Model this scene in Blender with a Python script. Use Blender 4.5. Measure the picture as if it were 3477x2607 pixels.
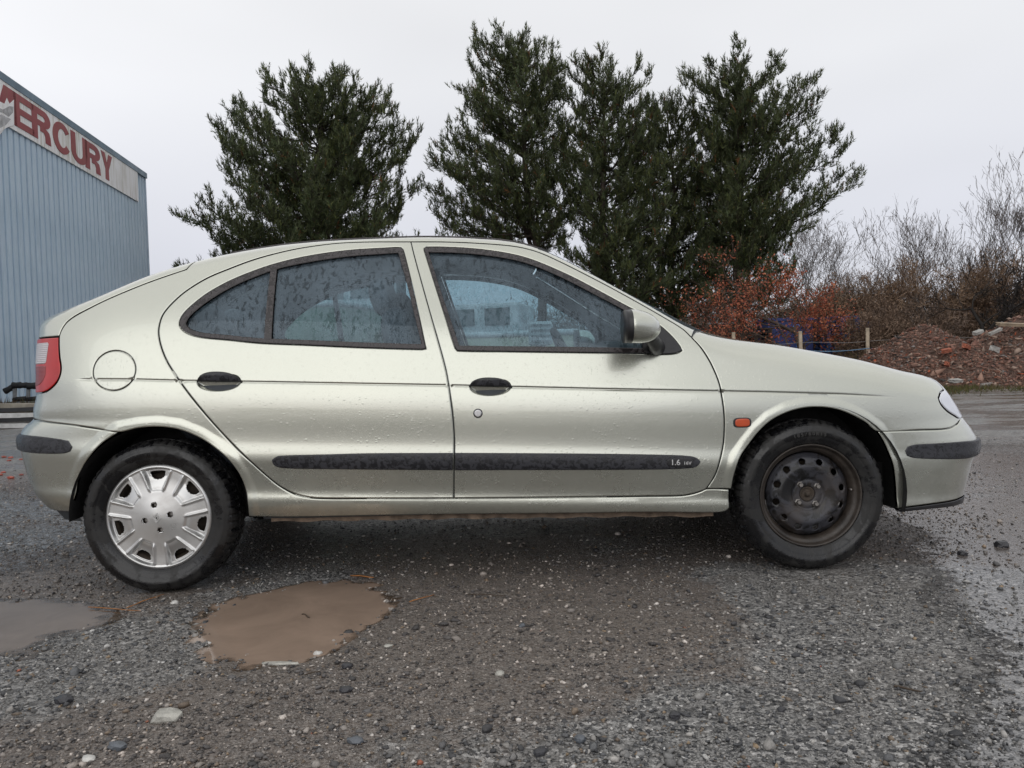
import bpy, math, random
import numpy as np
from mathutils import Vector, Matrix
from mathutils.geometry import delaunay_2d_cdt

random.seed(7)
RNG = np.random.default_rng(7)
for o in list(bpy.data.objects):
    bpy.data.objects.remove(o)
SC = bpy.context.scene
COL = SC.collection
R = math.radians

# ------------------------------------------------------------------ camera
CAM_H = 0.866
cam_d = bpy.data.cameras.new('camera')
cam_d.sensor_fit = 'HORIZONTAL'; cam_d.sensor_width = 36.0
cam_d.lens = 27.96
cam_d.clip_start = 0.05; cam_d.clip_end = 3000
cam = bpy.data.objects.new('camera', cam_d); COL.objects.link(cam)
PITCH, ROLL = R(-1.63), R(1.68)
fw = Vector((0, math.cos(PITCH), math.sin(PITCH)))
up0 = Vector((0, -math.sin(PITCH), math.cos(PITCH))); rt0 = Vector((1, 0, 0))
cx_ = rt0 * math.cos(ROLL) - up0 * math.sin(ROLL)
cy_ = rt0 * math.sin(ROLL) + up0 * math.cos(ROLL)
cz_ = -fw
cam.matrix_world = Matrix(((cx_.x, cy_.x, cz_.x, 0), (cx_.y, cy_.y, cz_.y, 0), (cx_.z, cy_.z, cz_.z, CAM_H), (0, 0, 0, 1)))
SC.camera = cam

# ------------------------------------------------------------------ sky (overcast) and soft sun
SUN_EL, SUN_AZ = R(20), R(192)     # low winter sun behind thin cloud, behind the photographer
world = bpy.data.worlds.new('World'); SC.world = world; world.use_nodes = True
wn, wl = world.node_tree.nodes, world.node_tree.links
wn.clear()
w_out = wn.new('ShaderNodeOutputWorld'); w_bg = wn.new('ShaderNodeBackground')
w_sky = wn.new('ShaderNodeTexSky'); w_sky.sky_type = 'NISHITA'; w_sky.sun_disc = False
w_sky.sun_elevation = SUN_EL; w_sky.sun_rotation = SUN_AZ
w_tc = wn.new('ShaderNodeTexCoord')
w_sep = wn.new('ShaderNodeSeparateXYZ'); wl.new(w_tc.outputs['Generated'], w_sep.inputs[0])
w_ramp = wn.new('ShaderNodeValToRGB')       # cloud deck: duller towards the horizon
cr = w_ramp.color_ramp
for k_, (p_, c_) in enumerate(((0.0, (.305, .308, .345)), (.14, (.375, .378, .412)), (.32, (.465, .467, .48)), (.48, (.50, .50, .505)), (1.0, (.535, .53, .525)))):
    el_ = cr.elements[k_] if k_ == 0 else (cr.elements[-1] if p_ == 1.0 else cr.elements.new(p_))
    el_.position = p_; el_.color = (*c_, 1)
wl.new(w_sep.outputs['Z'], w_ramp.inputs[0])
w_map = wn.new('ShaderNodeMapping'); w_map.inputs['Scale'].default_value = (1, 1, 2.6); w_map.inputs['Location'].default_value = (1.3, 0.4, 0)
wl.new(w_tc.outputs['Generated'], w_map.inputs[0])
w_noi = wn.new('ShaderNodeTexNoise'); w_noi.inputs['Scale'].default_value = 1.1; w_noi.inputs['Detail'].default_value = 3.0
wl.new(w_map.outputs[0], w_noi.inputs['Vector'])
w_mr = wn.new('ShaderNodeMapRange'); w_mr.inputs['From Min'].default_value = .25; w_mr.inputs['From Max'].default_value = .75
w_mr.inputs['To Min'].default_value = 15.9; w_mr.inputs['To Max'].default_value = 20.8
wl.new(w_noi.outputs['Fac'], w_mr.inputs[0])
w_mul = wn.new('ShaderNodeVectorMath'); w_mul.operation = 'SCALE'
wl.new(w_ramp.outputs[0], w_mul.inputs[0]); wl.new(w_mr.outputs[0], w_mul.inputs['Scale'])
w_mix = wn.new('ShaderNodeMix'); w_mix.data_type = 'RGBA'; w_mix.inputs[0].default_value = 0.93
wl.new(w_sky.outputs[0], w_mix.inputs[6]); wl.new(w_mul.outputs[0], w_mix.inputs[7])
wl.new(w_mix.outputs[2], w_bg.inputs[0]); w_bg.inputs[1].default_value = 0.1
wl.new(w_bg.outputs[0], w_out.inputs[0])

sun_d = bpy.data.lights.new('sun', 'SUN'); sun_d.energy = 0.55; sun_d.angle = R(58); sun_d.color = (1, .985, .965)
sun = bpy.data.objects.new('sun', sun_d); COL.objects.link(sun)
sdir = Vector((math.sin(SUN_AZ) * math.cos(SUN_EL), math.cos(SUN_AZ) * math.cos(SUN_EL), math.sin(SUN_EL)))
sun.rotation_euler = sdir.to_track_quat('Z', 'Y').to_euler()
SC.view_settings.view_transform = 'Standard'; SC.view_settings.look = 'None'
SC.view_settings.exposure = 0.1; SC.view_settings.gamma = 1.0
SC.view_settings.use_curve_mapping = False
SC.cycles.max_bounces = 8; SC.cycles.transparent_max_bounces = 16
SC.cycles.caustics_reflective = False; SC.cycles.caustics_refractive = False

# ------------------------------------------------------------------ helpers
def link(o, parent=None):
    COL.objects.link(o)
    if parent is not None: o.parent = parent
    return o
def tag(o, label=None, cat=None, group=None, kind=None):
    if label: o['label'] = label
    if cat: o['category'] = cat
    if group: o['group'] = group
    if kind: o['kind'] = kind
    return o
def empty(name, loc=(0, 0, 0), rz=0.0, parent=None):
    o = bpy.data.objects.new(name, None); o.empty_display_size = .1
    link(o, parent); o.location = loc; o.rotation_euler = (0, 0, rz)
    return o
def mesh_from(name, V, Fc, smooth=True, cols=None, normals=None, mats=None, fmat=None):
    """V (n,3) array; Fc list of index tuples, or one (m,k) array."""
    me = bpy.data.meshes.new(name)
    V = np.asarray(V, np.float32)
    if isinstance(Fc, np.ndarray):
        m, k = Fc.shape
        me.vertices.add(len(V)); me.vertices.foreach_set('co', V.ravel())
        me.loops.add(m * k); me.loops.foreach_set('vertex_index', Fc.astype(np.int32).ravel())
        me.polygons.add(m); me.polygons.foreach_set('loop_start', np.arange(0, m * k, k, dtype=np.int32))
        try: me.polygons.foreach_set('loop_total', np.full(m, k, np.int32))
        except Exception: pass
    else:
        me.from_pydata([tuple(map(float, v)) for v in V], [], [tuple(map(int, f)) for f in Fc])
    me.update(calc_edges=True)
    if smooth: me.polygons.foreach_set('use_smooth', np.ones(len(me.polygons), bool))
    if cols is not None:
        at = me.attributes.new('col', 'FLOAT_COLOR', 'POINT')
        c4 = np.ones((len(V), 4), np.float32); c4[:, :3] = cols
        at.data.foreach_set('color', c4.ravel())
    if fmat is not None: me.polygons.foreach_set('material_index', np.asarray(fmat, np.int32))
    for m in (mats or []): me.materials.append(m)
    if normals is not None:
        me.normals_split_custom_set_from_vertices([tuple(map(float, n)) for n in normals])
    return me
def mesh_obj(name, V, Fc, mat=None, parent=None, **kw):
    me = mesh_from(name, V, Fc, mats=[mat] if mat and not isinstance(mat, (list, tuple)) else list(mat or []), **kw)
    return link(bpy.data.objects.new(name, me), parent)

class MB:
    """collects polygons; build() links them as ONE mesh object"""
    def __init__(s): s.V, s.F, s.C, s.n = [], [], [], 0
    def add(s, V, F, col=None):
        V = np.asarray(V, float).reshape(-1, 3)
        s.V.append(V); s.F += [tuple(int(i) + s.n for i in f) for f in F]
        s.C.append(np.tile(np.asarray(col if col is not None else (1, 1, 1), float), (len(V), 1)))
        s.n += len(V); return s
    def box(s, c, d, rot=None, col=None):
        x, y, z = np.array(d) / 2
        V = np.array([(-x,-y,-z),(x,-y,-z),(x,y,-z),(-x,y,-z),(-x,-y,z),(x,-y,z),(x,y,z),(-x,y,z)])
        if rot is not None: V = V @ np.array(rot).T
        return s.add(V + np.array(c), [(0,3,2,1),(4,5,6,7),(0,1,5,4),(1,2,6,5),(2,3,7,6),(3,0,4,7)], col)
    def tube(s, pts, rad, n=8, cap=True, col=None):
        pts = np.asarray(pts, float); m = len(pts)
        rad = np.full(m, rad) if np.isscalar(rad) else np.asarray(rad, float)
        T = np.gradient(pts, axis=0); T /= np.linalg.norm(T, axis=1)[:, None] + 1e-12
        ref = np.array([0, 0, 1.0]) if abs(T[0, 2]) < .9 else np.array([1.0, 0, 0])
        V = []
        for i in range(m):
            u = np.cross(T[i], ref); nu = np.linalg.norm(u)
            u = u / nu if nu > 1e-6 else np.array([1.0, 0, 0])
            w = np.cross(u, T[i])
            a = np.arange(n) * 2 * math.pi / n
            V.append(pts[i] + rad[i] * (np.cos(a)[:, None] * u + np.sin(a)[:, None] * w))
        F = [(i*n+j, i*n+(j+1)%n, (i+1)*n+(j+1)%n, (i+1)*n+j) for i in range(m-1) for j in range(n)]
        if cap: F += [tuple(range(n-1, -1, -1)), tuple(range((m-1)*n, m*n))]
        return s.add(np.concatenate(V), F, col)
    def lathe(s, prof, n=48, axis='y', a0=0.0, a1=2*math.pi, col=None, center=(0,0,0)):
        """prof: (radius, axial) pairs, turned about the axis"""
        prof = np.asarray(prof, float); k = len(prof); full = abs(a1 - a0 - 2*math.pi) < 1e-6
        m = n if full else n + 1
        ang = a0 + (a1 - a0) * np.arange(m) / n
        V = []
        for a in ang:
            c, q = math.cos(a), math.sin(a)
            for r, h in prof:
                V.append((r*c, h, r*q) if axis == 'y' else (r*c, r*q, h) if axis == 'z' else (h, r*c, r*q))
        F = []
        for i in range(n):
            i2 = (i+1) % m
            for j in range(k-1): F.append((i*k+j, i2*k+j, i2*k+j+1, i*k+j+1))
        return s.add(np.array(V) + np.array(center), F, col)
    def build(s, name, mat=None, parent=None, smooth=False, cols=False):
        V = np.concatenate(s.V) if s.V else np.zeros((0, 3))
        return mesh_obj(name, V, s.F, mat, parent, smooth=smooth, cols=np.concatenate(s.C) if cols else None)
def bevel(o, w=.004, seg=2):
    m = o.modifiers.new('bevel', 'BEVEL'); m.width = w; m.segments = seg; m.limit_method = 'ANGLE'; m.angle_limit = R(35)
    return o
def rot_z(a): c, s = math.cos(a), math.sin(a); return np.array([[c,-s,0],[s,c,0],[0,0,1]])
def rot_x(a): c, s = math.cos(a), math.sin(a); return np.array([[1,0,0],[0,c,-s],[0,s,c]])
def rot_y(a): c, s = math.cos(a), math.sin(a); return np.array([[c,0,s],[0,1,0],[-s,0,c]])
def rnd_rot(): 
    return rot_z(random.uniform(0, 6.28)) @ rot_x(random.uniform(0, 6.28)) @ rot_z(random.uniform(0, 6.28))

# ------------------------------------------------------------------ material helpers
class NT:
    def __init__(s, name):
        s.m = bpy.data.materials.new(name); s.m.use_nodes = True
        s.n, s.l = s.m.node_tree.nodes, s.m.node_tree.links
        s.bsdf = s.n['Principled BSDF']; s.out = s.n['Material Output']
    def node(s, t, **kw):
        nd = s.n.new(t)
        for k, v in kw.items(): setattr(nd, k, v)
        return nd
    def set(s, nd, **kw):
        for k, v in kw.items(): nd.inputs[k.replace('_', ' ')].default_value = v
        return nd
    def coord(s, scale=(1,1,1), which='Object'):
        tc = s.node('ShaderNodeTexCoord'); mp = s.node('ShaderNodeMapping')
        s.l.new(tc.outputs[which], mp.inputs[0]); mp.inputs['Scale'].default_value = scale
        return mp.outputs[0]
    def noise(s, vec, scale, detail=4, rough=.55, dist=0):
        nd = s.node('ShaderNodeTexNoise'); s.l.new(vec, nd.inputs['Vector'])
        nd.inputs['Scale'].default_value = scale; nd.inputs['Detail'].default_value = detail
        nd.inputs['Roughness'].default_value = rough; nd.inputs['Distortion'].default_value = dist
        return nd.outputs['Fac']
    def voronoi(s, vec, scale, feat='F1', rand=1.0):
        nd = s.node('ShaderNodeTexVoronoi'); nd.feature = feat; s.l.new(vec, nd.inputs['Vector'])
        nd.inputs['Scale'].default_value = scale; nd.inputs['Randomness'].default_value = rand
        return nd
    def ramp(s, fac, stops, interp='LINEAR'):
        nd = s.node('ShaderNodeValToRGB'); nd.color_ramp.interpolation = interp
        el = nd.color_ramp.elements
        while len(el) < len(stops): el.new(.5)
        for e, (p, c) in zip(el, stops):
            e.position = p; e.color = (c, c, c, 1) if np.isscalar(c) else (*c, 1)
        s.l.new(fac, nd.inputs[0]); return nd.outputs[0]
    def mix(s, fac, a, b, mode='MIX'):
        nd = s.node('ShaderNodeMix', data_type='RGBA', blend_type=mode)
        for i, v in ((0, fac), (6, a), (7, b)):
            if hasattr(v, 'links') or isinstance(v, bpy.types.NodeSocket): s.l.new(v, nd.inputs[i])
            else: nd.inputs[i].default_value = v if i == 0 else ((*v, 1) if len(v) == 3 else v)
        return nd.outputs[2]
    def math(s, op, a, b=0.0, clamp=False):
        nd = s.node('ShaderNodeMath', operation=op, use_clamp=clamp)
        for i, v in enumerate((a, b)):
            if isinstance(v, bpy.types.NodeSocket): s.l.new(v, nd.inputs[i])
            else: nd.inputs[i].default_value = v
        return nd.outputs[0]
    def bump(s, h, strength=.5, dist=.01, normal=None):
        nd = s.node('ShaderNodeBump'); s.l.new(h, nd.inputs['Height'])
        nd.inputs['Strength'].default_value = strength; nd.inputs['Distance'].default_value = dist
        if normal is not None: s.l.new(normal, nd.inputs['Normal'])
        return nd.outputs[0]
    def attr(s, name='col'):
        nd = s.node('ShaderNodeAttribute'); nd.attribute_name = name; return nd.outputs['Color']
    def inp(s, name, v):
        if isinstance(v, bpy.types.NodeSocket): s.l.new(v, s.bsdf.inputs[name])
        else: s.bsdf.inputs[name].default_value = (*v, 1) if hasattr(v, '__len__') and s.bsdf.inputs[name].type == 'RGBA' else v
        return s
def simple(name, col, rough=.5, metal=0.0, var=.25, scale=6.0, bump=0.0, bscale=40.0, spec=.5, **kw):
    """a plain material with mottled colour and roughness and optional fine relief"""
    t = NT(name); v = t.coord()
    n = t.noise(v, scale, 5)
    d = tuple(c * (1 - var) for c in col); l = tuple(min(1, c * (1 + var)) for c in col)
    t.inp('Base Color', t.ramp(n, [(.3, d), (.7, l)]))
    t.inp('Roughness', t.ramp(t.noise(v, scale*2.3, 3), [(.3, max(0, rough-.1)), (.7, min(1, rough+.1))]))
    t.inp('Metallic', metal); t.inp('Specular IOR Level', spec)
    if bump: t.inp('Normal', t.bump(t.noise(v, bscale, 4), bump, .01))
    for k, q in kw.items(): t.inp(k.replace('_', ' '), q)
    return t.m
def text_mesh(txt, size, extrude, bold=.0, name='lettering'):
    cu = bpy.data.curves.new(name, 'FONT'); cu.body = txt; cu.size = size; cu.extrude = extrude; cu.offset = bold
    cu.align_x = 'CENTER'; cu.align_y = 'CENTER'
    ob = bpy.data.objects.new(name, cu); COL.objects.link(ob)
    dg = bpy.context.evaluated_depsgraph_get(); me = bpy.data.meshes.new_from_object(ob.evaluated_get(dg))
    V = np.array([tuple(v.co) for v in me.vertices]); Fc = [tuple(p.vertices) for p in me.polygons]
    bpy.data.objects.remove(ob); bpy.data.curves.remove(cu); bpy.data.meshes.remove(me)
    return V, Fc
# ================================================================== GROUND
CAM_F = 2700.0                        # photograph's focal length in its own pixels, used only to lay things out in metres
def at(sx, sy, Y):
    """world point at depth Y seen towards spot (sx, sy) of the 3477 x 2607 photograph"""
    x, y = sx - 1738.5, 1303.5 - sy
    c, s = math.cos(ROLL), math.sin(ROLL); r, u = x*c + y*s, -x*s + y*c
    d = np.array([r, CAM_F*math.cos(PITCH) - u*math.sin(PITCH), CAM_F*math.sin(PITCH) + u*math.cos(PITCH)])
    return np.array([0, 0, CAM_H]) + d*(Y/d[1])
_lat = np.random.default_rng(3).random((256, 256))
def vnoise(x, y):
    xi, yi = np.floor(x).astype(int), np.floor(y).astype(int); fx, fy = x-xi, y-yi
    fx, fy = fx*fx*(3-2*fx), fy*fy*(3-2*fy)
    g = lambda i, j: _lat[(xi+i) % 256, (yi+j) % 256]
    return (g(0,0)*(1-fx)+g(1,0)*fx)*(1-fy) + (g(0,1)*(1-fx)+g(1,1)*fx)*fy
def fbm(x, y, f, o=4):
    s, a, t = 0, 1.0, 0
    for i in range(o): s = s + a*(vnoise(x*f+17.3*i, y*f+5.1*i)-.5); t += a; a *= .5; f *= 2.07
    return s/t
def sm(x): x = np.clip(x, 0, 1); return x*x*(3-2*x)
PUDDLE = np.array([(-1.119,2.866),(-1.055,3.002),(-.914,3.124),(-.712,3.209),(-.581,3.109),(-.448,2.942),(-.441,2.776),(-.508,2.611),(-.578,2.446),(-.669,2.356),(-.777,2.346),(-.89,2.431),(-1.005,2.587)])
PUDDLE2 = np.array([(-2.6,3.15),(-2.055,3.132),(-1.841,3.11),(-1.617,2.998),(-1.484,2.874),(-1.446,2.718),(-1.536,2.61),(-1.567,2.486),(-1.75,2.40),(-2.6,2.3)])
def poly_sd(p, poly):
    """signed distance, positive inside"""
    q = np.roll(poly, -1, 0); d = np.full(len(p), 1e9); c = np.zeros(len(p), bool)
    for a, b in zip(poly, q):
        ab = b-a; t = np.clip(((p-a)@ab)/(ab@ab), 0, 1)
        d = np.minimum(d, np.hypot(*(p-a-t[:, None]*ab).T))
        m = (a[1] > p[:, 1]) != (b[1] > p[:, 1])
        if a[1] != b[1]: c ^= m & (p[:, 0] < (b[0]-a[0])*(p[:, 1]-a[1])/(b[1]-a[1])+a[0])
    return np.where(c, d, -d)
WATER_Z = -.0065
def ground_h(x, y):
    x, y = np.asarray(x, float), np.asarray(y, float); sh = x.shape
    x, y = x.ravel(), y.ravel()
    near = 1/(1+(np.hypot(x, y-3)/9)**2)
    h = .016*fbm(x, y, .9, 3) + near*(.010*fbm(x, y, 6, 3) + .006*fbm(x, y, 28, 2)) + .05*fbm(x, y, .12, 3)*sm((np.hypot(x, y-4)-5)/10)
    p = np.stack([x, y], -1); k = (np.abs(x) < 4) & (y > 1) & (y < 5)
    if k.any():
        for pol, dep in ((PUDDLE, .019), (PUDDLE2, .017)):
            sd = poly_sd(p[k], pol); h[k] += -dep*sm((sd+.17)/.36) + .007*fbm(x[k], y[k], 14, 3)*sm((sd+.2)/.1)*sm((.22-sd)/.1)
    # tyres stand on firm level ground
    for tx, ty in ((-1.405, 3.16), (1.178, 3.215), (-1.42, 4.65), (1.15, 4.7)):
        w = np.exp(-(np.hypot((x-tx)/.22, (y-ty)/.16))**4); h = h*(1-w) + (-.001)*w
    # right foreground is flatter, worn tarmac
    wl_ = sm((x-(1.15+(y-3)*.42))/.6)*sm((7-y)/2); h = h*(1-.85*wl_)
    return h.reshape(sh)
def grow_lines(a, b, step, lo, hi, g=1.16):
    c = list(np.arange(a, b+1e-9, step)); s = step; x = b
    while x < hi: s *= g; x += s; c.append(min(x, hi))
    s = step; x = a; L = []
    while x > lo: s *= g; x -= s; L.append(max(x, lo))
    return np.array(L[::-1] + c)
gx = grow_lines(-2.9, 2.9, .028, -600, 600); gy = grow_lines(1.25, 5.4, .028, -400, 900)
GX, GY = np.meshgrid(gx, gy, indexing='ij'); GZ = ground_h(GX, GY)
gi = np.arange(GX.size).reshape(GX.shape)
gq = np.stack([gi[:-1, :-1], gi[1:, :-1], gi[1:, 1:], gi[:-1, 1:]], -1).reshape(-1, 4)
# where mud lies (r) and where a film of water stands (g): patches with shapes of their own
px_, py_ = GX.ravel(), GY.ravel()
mud = sm((fbm(px_, py_, .8, 4)*1.9 + .40 + .35*np.exp(-((px_+.2)/.9)**2 - ((py_-2.9)/.7)**2) - .55*sm((px_-.55)/.9)*sm((3.2-py_)/1.0))/.75)
wet_line = 1.28 + (py_-3.0)*.42 + .5*fbm(px_, py_, 1.4, 4)
wet = np.maximum(sm((px_-wet_line)/.55)*sm((py_-1.3)/.4), sm((-1.55-px_+.5*fbm(px_+9, py_, 1.2, 3))/.7)*sm((py_-3.1)/.5)*.55)
wet = wet*(1-.75*sm((py_-5.5)/2.5))
GC = np.stack([mud, wet, 0*mud], -1)
def ground_mat():
    t = NT('wet_gravel_yard')
    tc = t.node('ShaderNodeTexCoord'); v = tc.outputs['Object']
    at_ = t.node('ShaderNodeSeparateColor'); t.l.new(t.attr('col'), at_.inputs[0]); mudf, wetf = at_.outputs[0], at_.outputs[1]
    wob = t.node('ShaderNodeVectorMath', operation='ADD'); t.l.new(v, wob.inputs[0])
    nz = t.node('ShaderNodeTexNoise'); t.l.new(v, nz.inputs['Vector']); nz.inputs['Scale'].default_value = 70; nz.inputs['Detail'].default_value = 2
    sc = t.node('ShaderNodeVectorMath', operation='SCALE'); sc.inputs['Scale'].default_value = .010; t.l.new(nz.outputs['Color'], sc.inputs[0]); t.l.new(sc.outputs[0], wob.inputs[1])
    vw = wob.outputs[0]
    va = t.voronoi(vw, 85); vb = t.voronoi(vw, 210)
    ra = t.node('ShaderNodeSeparateColor'); t.l.new(va.outputs['Color'], ra.inputs[0])
    rb = t.node('ShaderNodeSeparateColor'); t.l.new(vb.outputs['Color'], rb.inputs[0])
    ca = t.ramp(ra.outputs[0], [(0, (.022, .022, .024)), (.30, (.085, .084, .084)), (.70, (.255, .248, .24)), (.92, (.44, .43, .415)), (1, (.60, .58, .56))])
    cb = t.ramp(rb.outputs[0], [(0, (.016, .016, .017)), (.40, (.12, .117, .113)), (.80, (.31, .30, .29)), (1, (.46, .45, .43))])
    grav = t.mix(t.ramp(t.noise(v, 5, 4), [(.4, 0.0), (.6, 1.0)]), ca, cb)
    mudc = t.ramp(t.noise(v, 26, 6, .7), [(.3, (.062, .045, .035)), (.55, (.150, .112, .088)), (.75, (.27, .217, .176))])
    mudc = t.mix(.35, mudc, cb)
    mm = t.ramp(t.math('ADD', mudf, t.math('MULTIPLY', t.math('SUBTRACT', t.noise(v, 6, 8, .75), .5), 1.6)), [(.38, 0.0), (.66, .9)])
    c = t.mix(mm, grav, mudc)
    tan = t.ramp(t.noise(v, 1.1, 3), [(.45, 0.0), (.62, .35)]); c = t.mix(tan, c, t.mix(.5, c, (.17, .14, .11)))
    # wet dust is darker
    wf = t.ramp(t.math('ADD', wetf, t.math('MULTIPLY', t.math('SUBTRACT', t.noise(v, 22, 8, .8), .5), 1.7)), [(.36, 0.0), (.56, 1.0)])
    sx_ = t.node('ShaderNodeSeparateXYZ'); t.l.new(v, sx_.inputs[0])
    far = t.math('MULTIPLY', t.ramp(t.math('MULTIPLY', sx_.outputs['Y'], .05), [(.26, 0.0), (.42, 1.0)]), .98)
    mpf = t.node('ShaderNodeMapping'); mpf.inputs['Scale'].default_value = (.45, 1.0, 1); t.l.new(v, mpf.inputs[0])
    wfar = t.math('MULTIPLY', far, t.ramp(t.noise(mpf.outputs[0], 1.5, 10, .72), [(.47, 0.0), (.53, 1.0)]))
    wf = t.math('MAXIMUM', wf, wfar)
    tuft = t.math('MULTIPLY', far, t.ramp(t.noise(mpf.outputs[0], 3.1, 8, .75), [(.55, 0.0), (.62, .8)])); c = t.mix(tuft, c, t.ramp(t.noise(v, 40, 3), [(.35, (.045, .036, .028)), (.7, (.13, .105, .06))]))
    c = t.mix(t.math('MULTIPLY', wf, .42), c, t.mix(1.0, c, (.45, .45, .48), 'MULTIPLY'))
    t.inp('Base Color', c)
    t.inp('Roughness', t.mix(wf, t.ramp(t.noise(v, 30, 3), [(.3, (.26,)*3), (.7, (.52,)*3)]), t.ramp(t.noise(v, 20, 4), [(.35, (.05,)*3), (.7, (.15,)*3)])))
    t.inp('Specular IOR Level', .5)
    da = t.ramp(va.outputs['Distance'], [(0, 1.0), (.75, 0.0)]); db = t.ramp(vb.outputs['Distance'], [(0, 1.0), (.8, 0.0)])
    h = t.math('ADD', t.math('MULTIPLY', t.math('MULTIPLY', da, ra.outputs[1]), 1.0), t.math('MULTIPLY', t.math('MULTIPLY', db, rb.outputs[1]), .45))
    h = t.math('ADD', h, t.math('MULTIPLY', t.noise(v, 8, 6, .7), 1.2))
    h = t.math('MULTIPLY', h, t.math('SUBTRACT', 1.0, t.math('MULTIPLY', wf, .90)))
    t.inp('Normal', t.bump(h, 1.0, .0095)); return t.m
GROUND = mesh_obj('ground', np.stack([px_, py_, GZ.ravel()], -1), gq, ground_mat(), cols=GC)
tag(GROUND, kind='structure')
def puddle_mat(name, col, clear):
    """murky water: the deeper, the less of the bed shows; mirror-smooth surface"""
    t = NT(name); v = t.coord(); sp = t.node('ShaderNodeSeparateColor'); t.l.new(t.attr('col'), sp.inputs[0])
    t.inp('Base Color', t.ramp(t.noise(v, 4.5, 6, .65, .6), [(.3, tuple(c*.82 for c in col)), (.7, tuple(c*1.14 for c in col))]))
    t.inp('Roughness', .05); t.inp('IOR', 1.33); t.inp('Normal', t.bump(t.noise(v, 16, 2), .02, .01))
    gl = t.node('ShaderNodeBsdfGlossy'); gl.inputs['Roughness'].default_value = .03; tr = t.node('ShaderNodeBsdfTransparent'); tr.inputs[0].default_value = (.86, .79, .71, 1)
    fr = t.node('ShaderNodeFresnel'); fr.inputs['IOR'].default_value = 1.33; m1 = t.node('ShaderNodeMixShader'); t.l.new(fr.outputs[0], m1.inputs[0]); t.l.new(tr.outputs[0], m1.inputs[1]); t.l.new(gl.outputs[0], m1.inputs[2])
    m2 = t.node('ShaderNodeMixShader'); dp = t.math('ADD', sp.outputs[0], t.math('MULTIPLY', t.math('SUBTRACT', t.noise(v, 30, 5, .7), .5), .25))
    t.l.new(t.ramp(dp, [(-.02, 0.0), (clear, 1.0)]), m2.inputs[0]); t.l.new(m1.outputs[0], m2.inputs[1]); t.l.new(t.bsdf.outputs[0], m2.inputs[2]); t.l.new(m2.outputs[0], t.out.inputs[0]); return t.m
def puddle(name, poly, mat, label):
    mn, mx = poly.min(0)-.15, poly.max(0)+.15; n = (np.ceil((mx-mn)/.016)).astype(int)
    X, Y = np.meshgrid(np.linspace(mn[0], mx[0], n[0]), np.linspace(mn[1], mx[1], n[1]), indexing='ij'); P = np.stack([X.ravel(), Y.ravel()], -1)
    dep = WATER_Z - ground_h(P[:, 0], P[:, 1]); sd = poly_sd(P, poly); ok = (sd > -.10) & (dep > -.012)
    i = np.arange(len(P)).reshape(n[0], n[1]); q = np.stack([i[:-1, :-1], i[1:, :-1], i[1:, 1:], i[:-1, 1:]], -1).reshape(-1, 4); q = q[ok[q].all(1)]
    used = np.unique(q); mp_ = np.full(len(P), -1); mp_[used] = np.arange(len(used))
    o = mesh_obj(name, np.column_stack([P[used], np.full(len(used), WATER_Z)]), mp_[q], mat, cols=np.repeat(np.clip(dep[used, None]/.011, 0, 1), 3, 1))
    return tag(o, label, 'puddle', kind='structure')
puddle('puddle', PUDDLE, puddle_mat('muddy_water', (.29, .215, .165), .22), 'muddy brown puddle in front of the car')
puddle('puddle', PUDDLE2, puddle_mat('grey_water', (.205, .165, .135), .4), 'grey shallow puddle by the rear wheel')
# ================================================================== BLUE SHED AND ITS SIGN
M_SHED = None
def shed_mat():
    t = NT('weathered_blue_sheeting'); v = t.coord()
    mp = t.node('ShaderNodeMapping'); mp.inputs['Scale'].default_value = (1, 1, .10)
    tc = t.node('ShaderNodeTexCoord'); t.l.new(tc.outputs['Object'], mp.inputs[0])
    st = t.noise(mp.outputs[0], 7, 5, .65)
    c = t.ramp(t.noise(v, .9, 6, .65), [(.25, (.44, .56, .67)), (.5, (.51, .63, .74)), (.75, (.58, .69, .79))])
    c = t.mix(t.ramp(st, [(.52, 0.0), (.82, .5)]), c, (.27, .36, .46))
    c = t.mix(t.ramp(t.noise(v, 7, 6, .75), [(.64, 0.0), (.72, .5)]), c, (.52, .60, .65))
    t.inp('Base Color', c); t.inp('Roughness', .5); t.inp('Specular IOR Level', .35); t.inp('Normal', t.bump(t.noise(v, 2.2, 3), .12, .05)); return t.m
M_SHED = shed_mat(); M_CAPPING = simple('slate_blue_capping', (.14, .21, .27), .5, var=.2, scale=2)
WF = np.array([-12.62, 28.0]); WD = np.array([1.11, -9.6]); WD = WD/np.linalg.norm(WD)   # far corner, direction towards the photographer
WN = np.array([-WD[1], WD[0]])                                                             # faces the yard (+x)
if WN[0] < 0: WN = -WN
WLEN, WH = 19.0, 7.72
SHED = empty('blue_shed', (WF[0], WF[1], 0)); tag(SHED, 'tall blue corrugated metal shed at the left edge', 'building')
def wloc(s, z, n=0.0): p = WD*s + WN*n; return (p[0], p[1], z)      # local to the shed
pitch, ribs = .285, 3
prof = [(0, 0), (.012, -.10), (.068, -.10), (.080, 0), (.165, 0), (.172, .007), (.185, .007), (.192, 0), (.285, 0)]
V, Fc = [], []
for r in range(ribs):
    for (s, n) in prof[:-1] + ([prof[-1]] if r == ribs-1 else []):
        for z in (.22, WH-.05): V.append(wloc(s + r*pitch, z, n))
k = len(V)//2
Fc = [(2*i, 2*i+1, 2*i+3, 2*i+2) for i in range(k-1)]
sheet_me = mesh_from('wall_panel', V, Fc, smooth=False, mats=[M_SHED])
for i in range(int(WLEN/(pitch*ribs))):
    o = bpy.data.objects.new('wall_panel', sheet_me); link(o, SHED); p = WD*(pitch*ribs*i) + WN*(.002*(i % 2)); o.location = (p[0], p[1], 0)
m = MB()
def quad(m, a, b, c, d): m.add([a, b, c, d], [(0, 1, 2, 3)])
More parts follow.
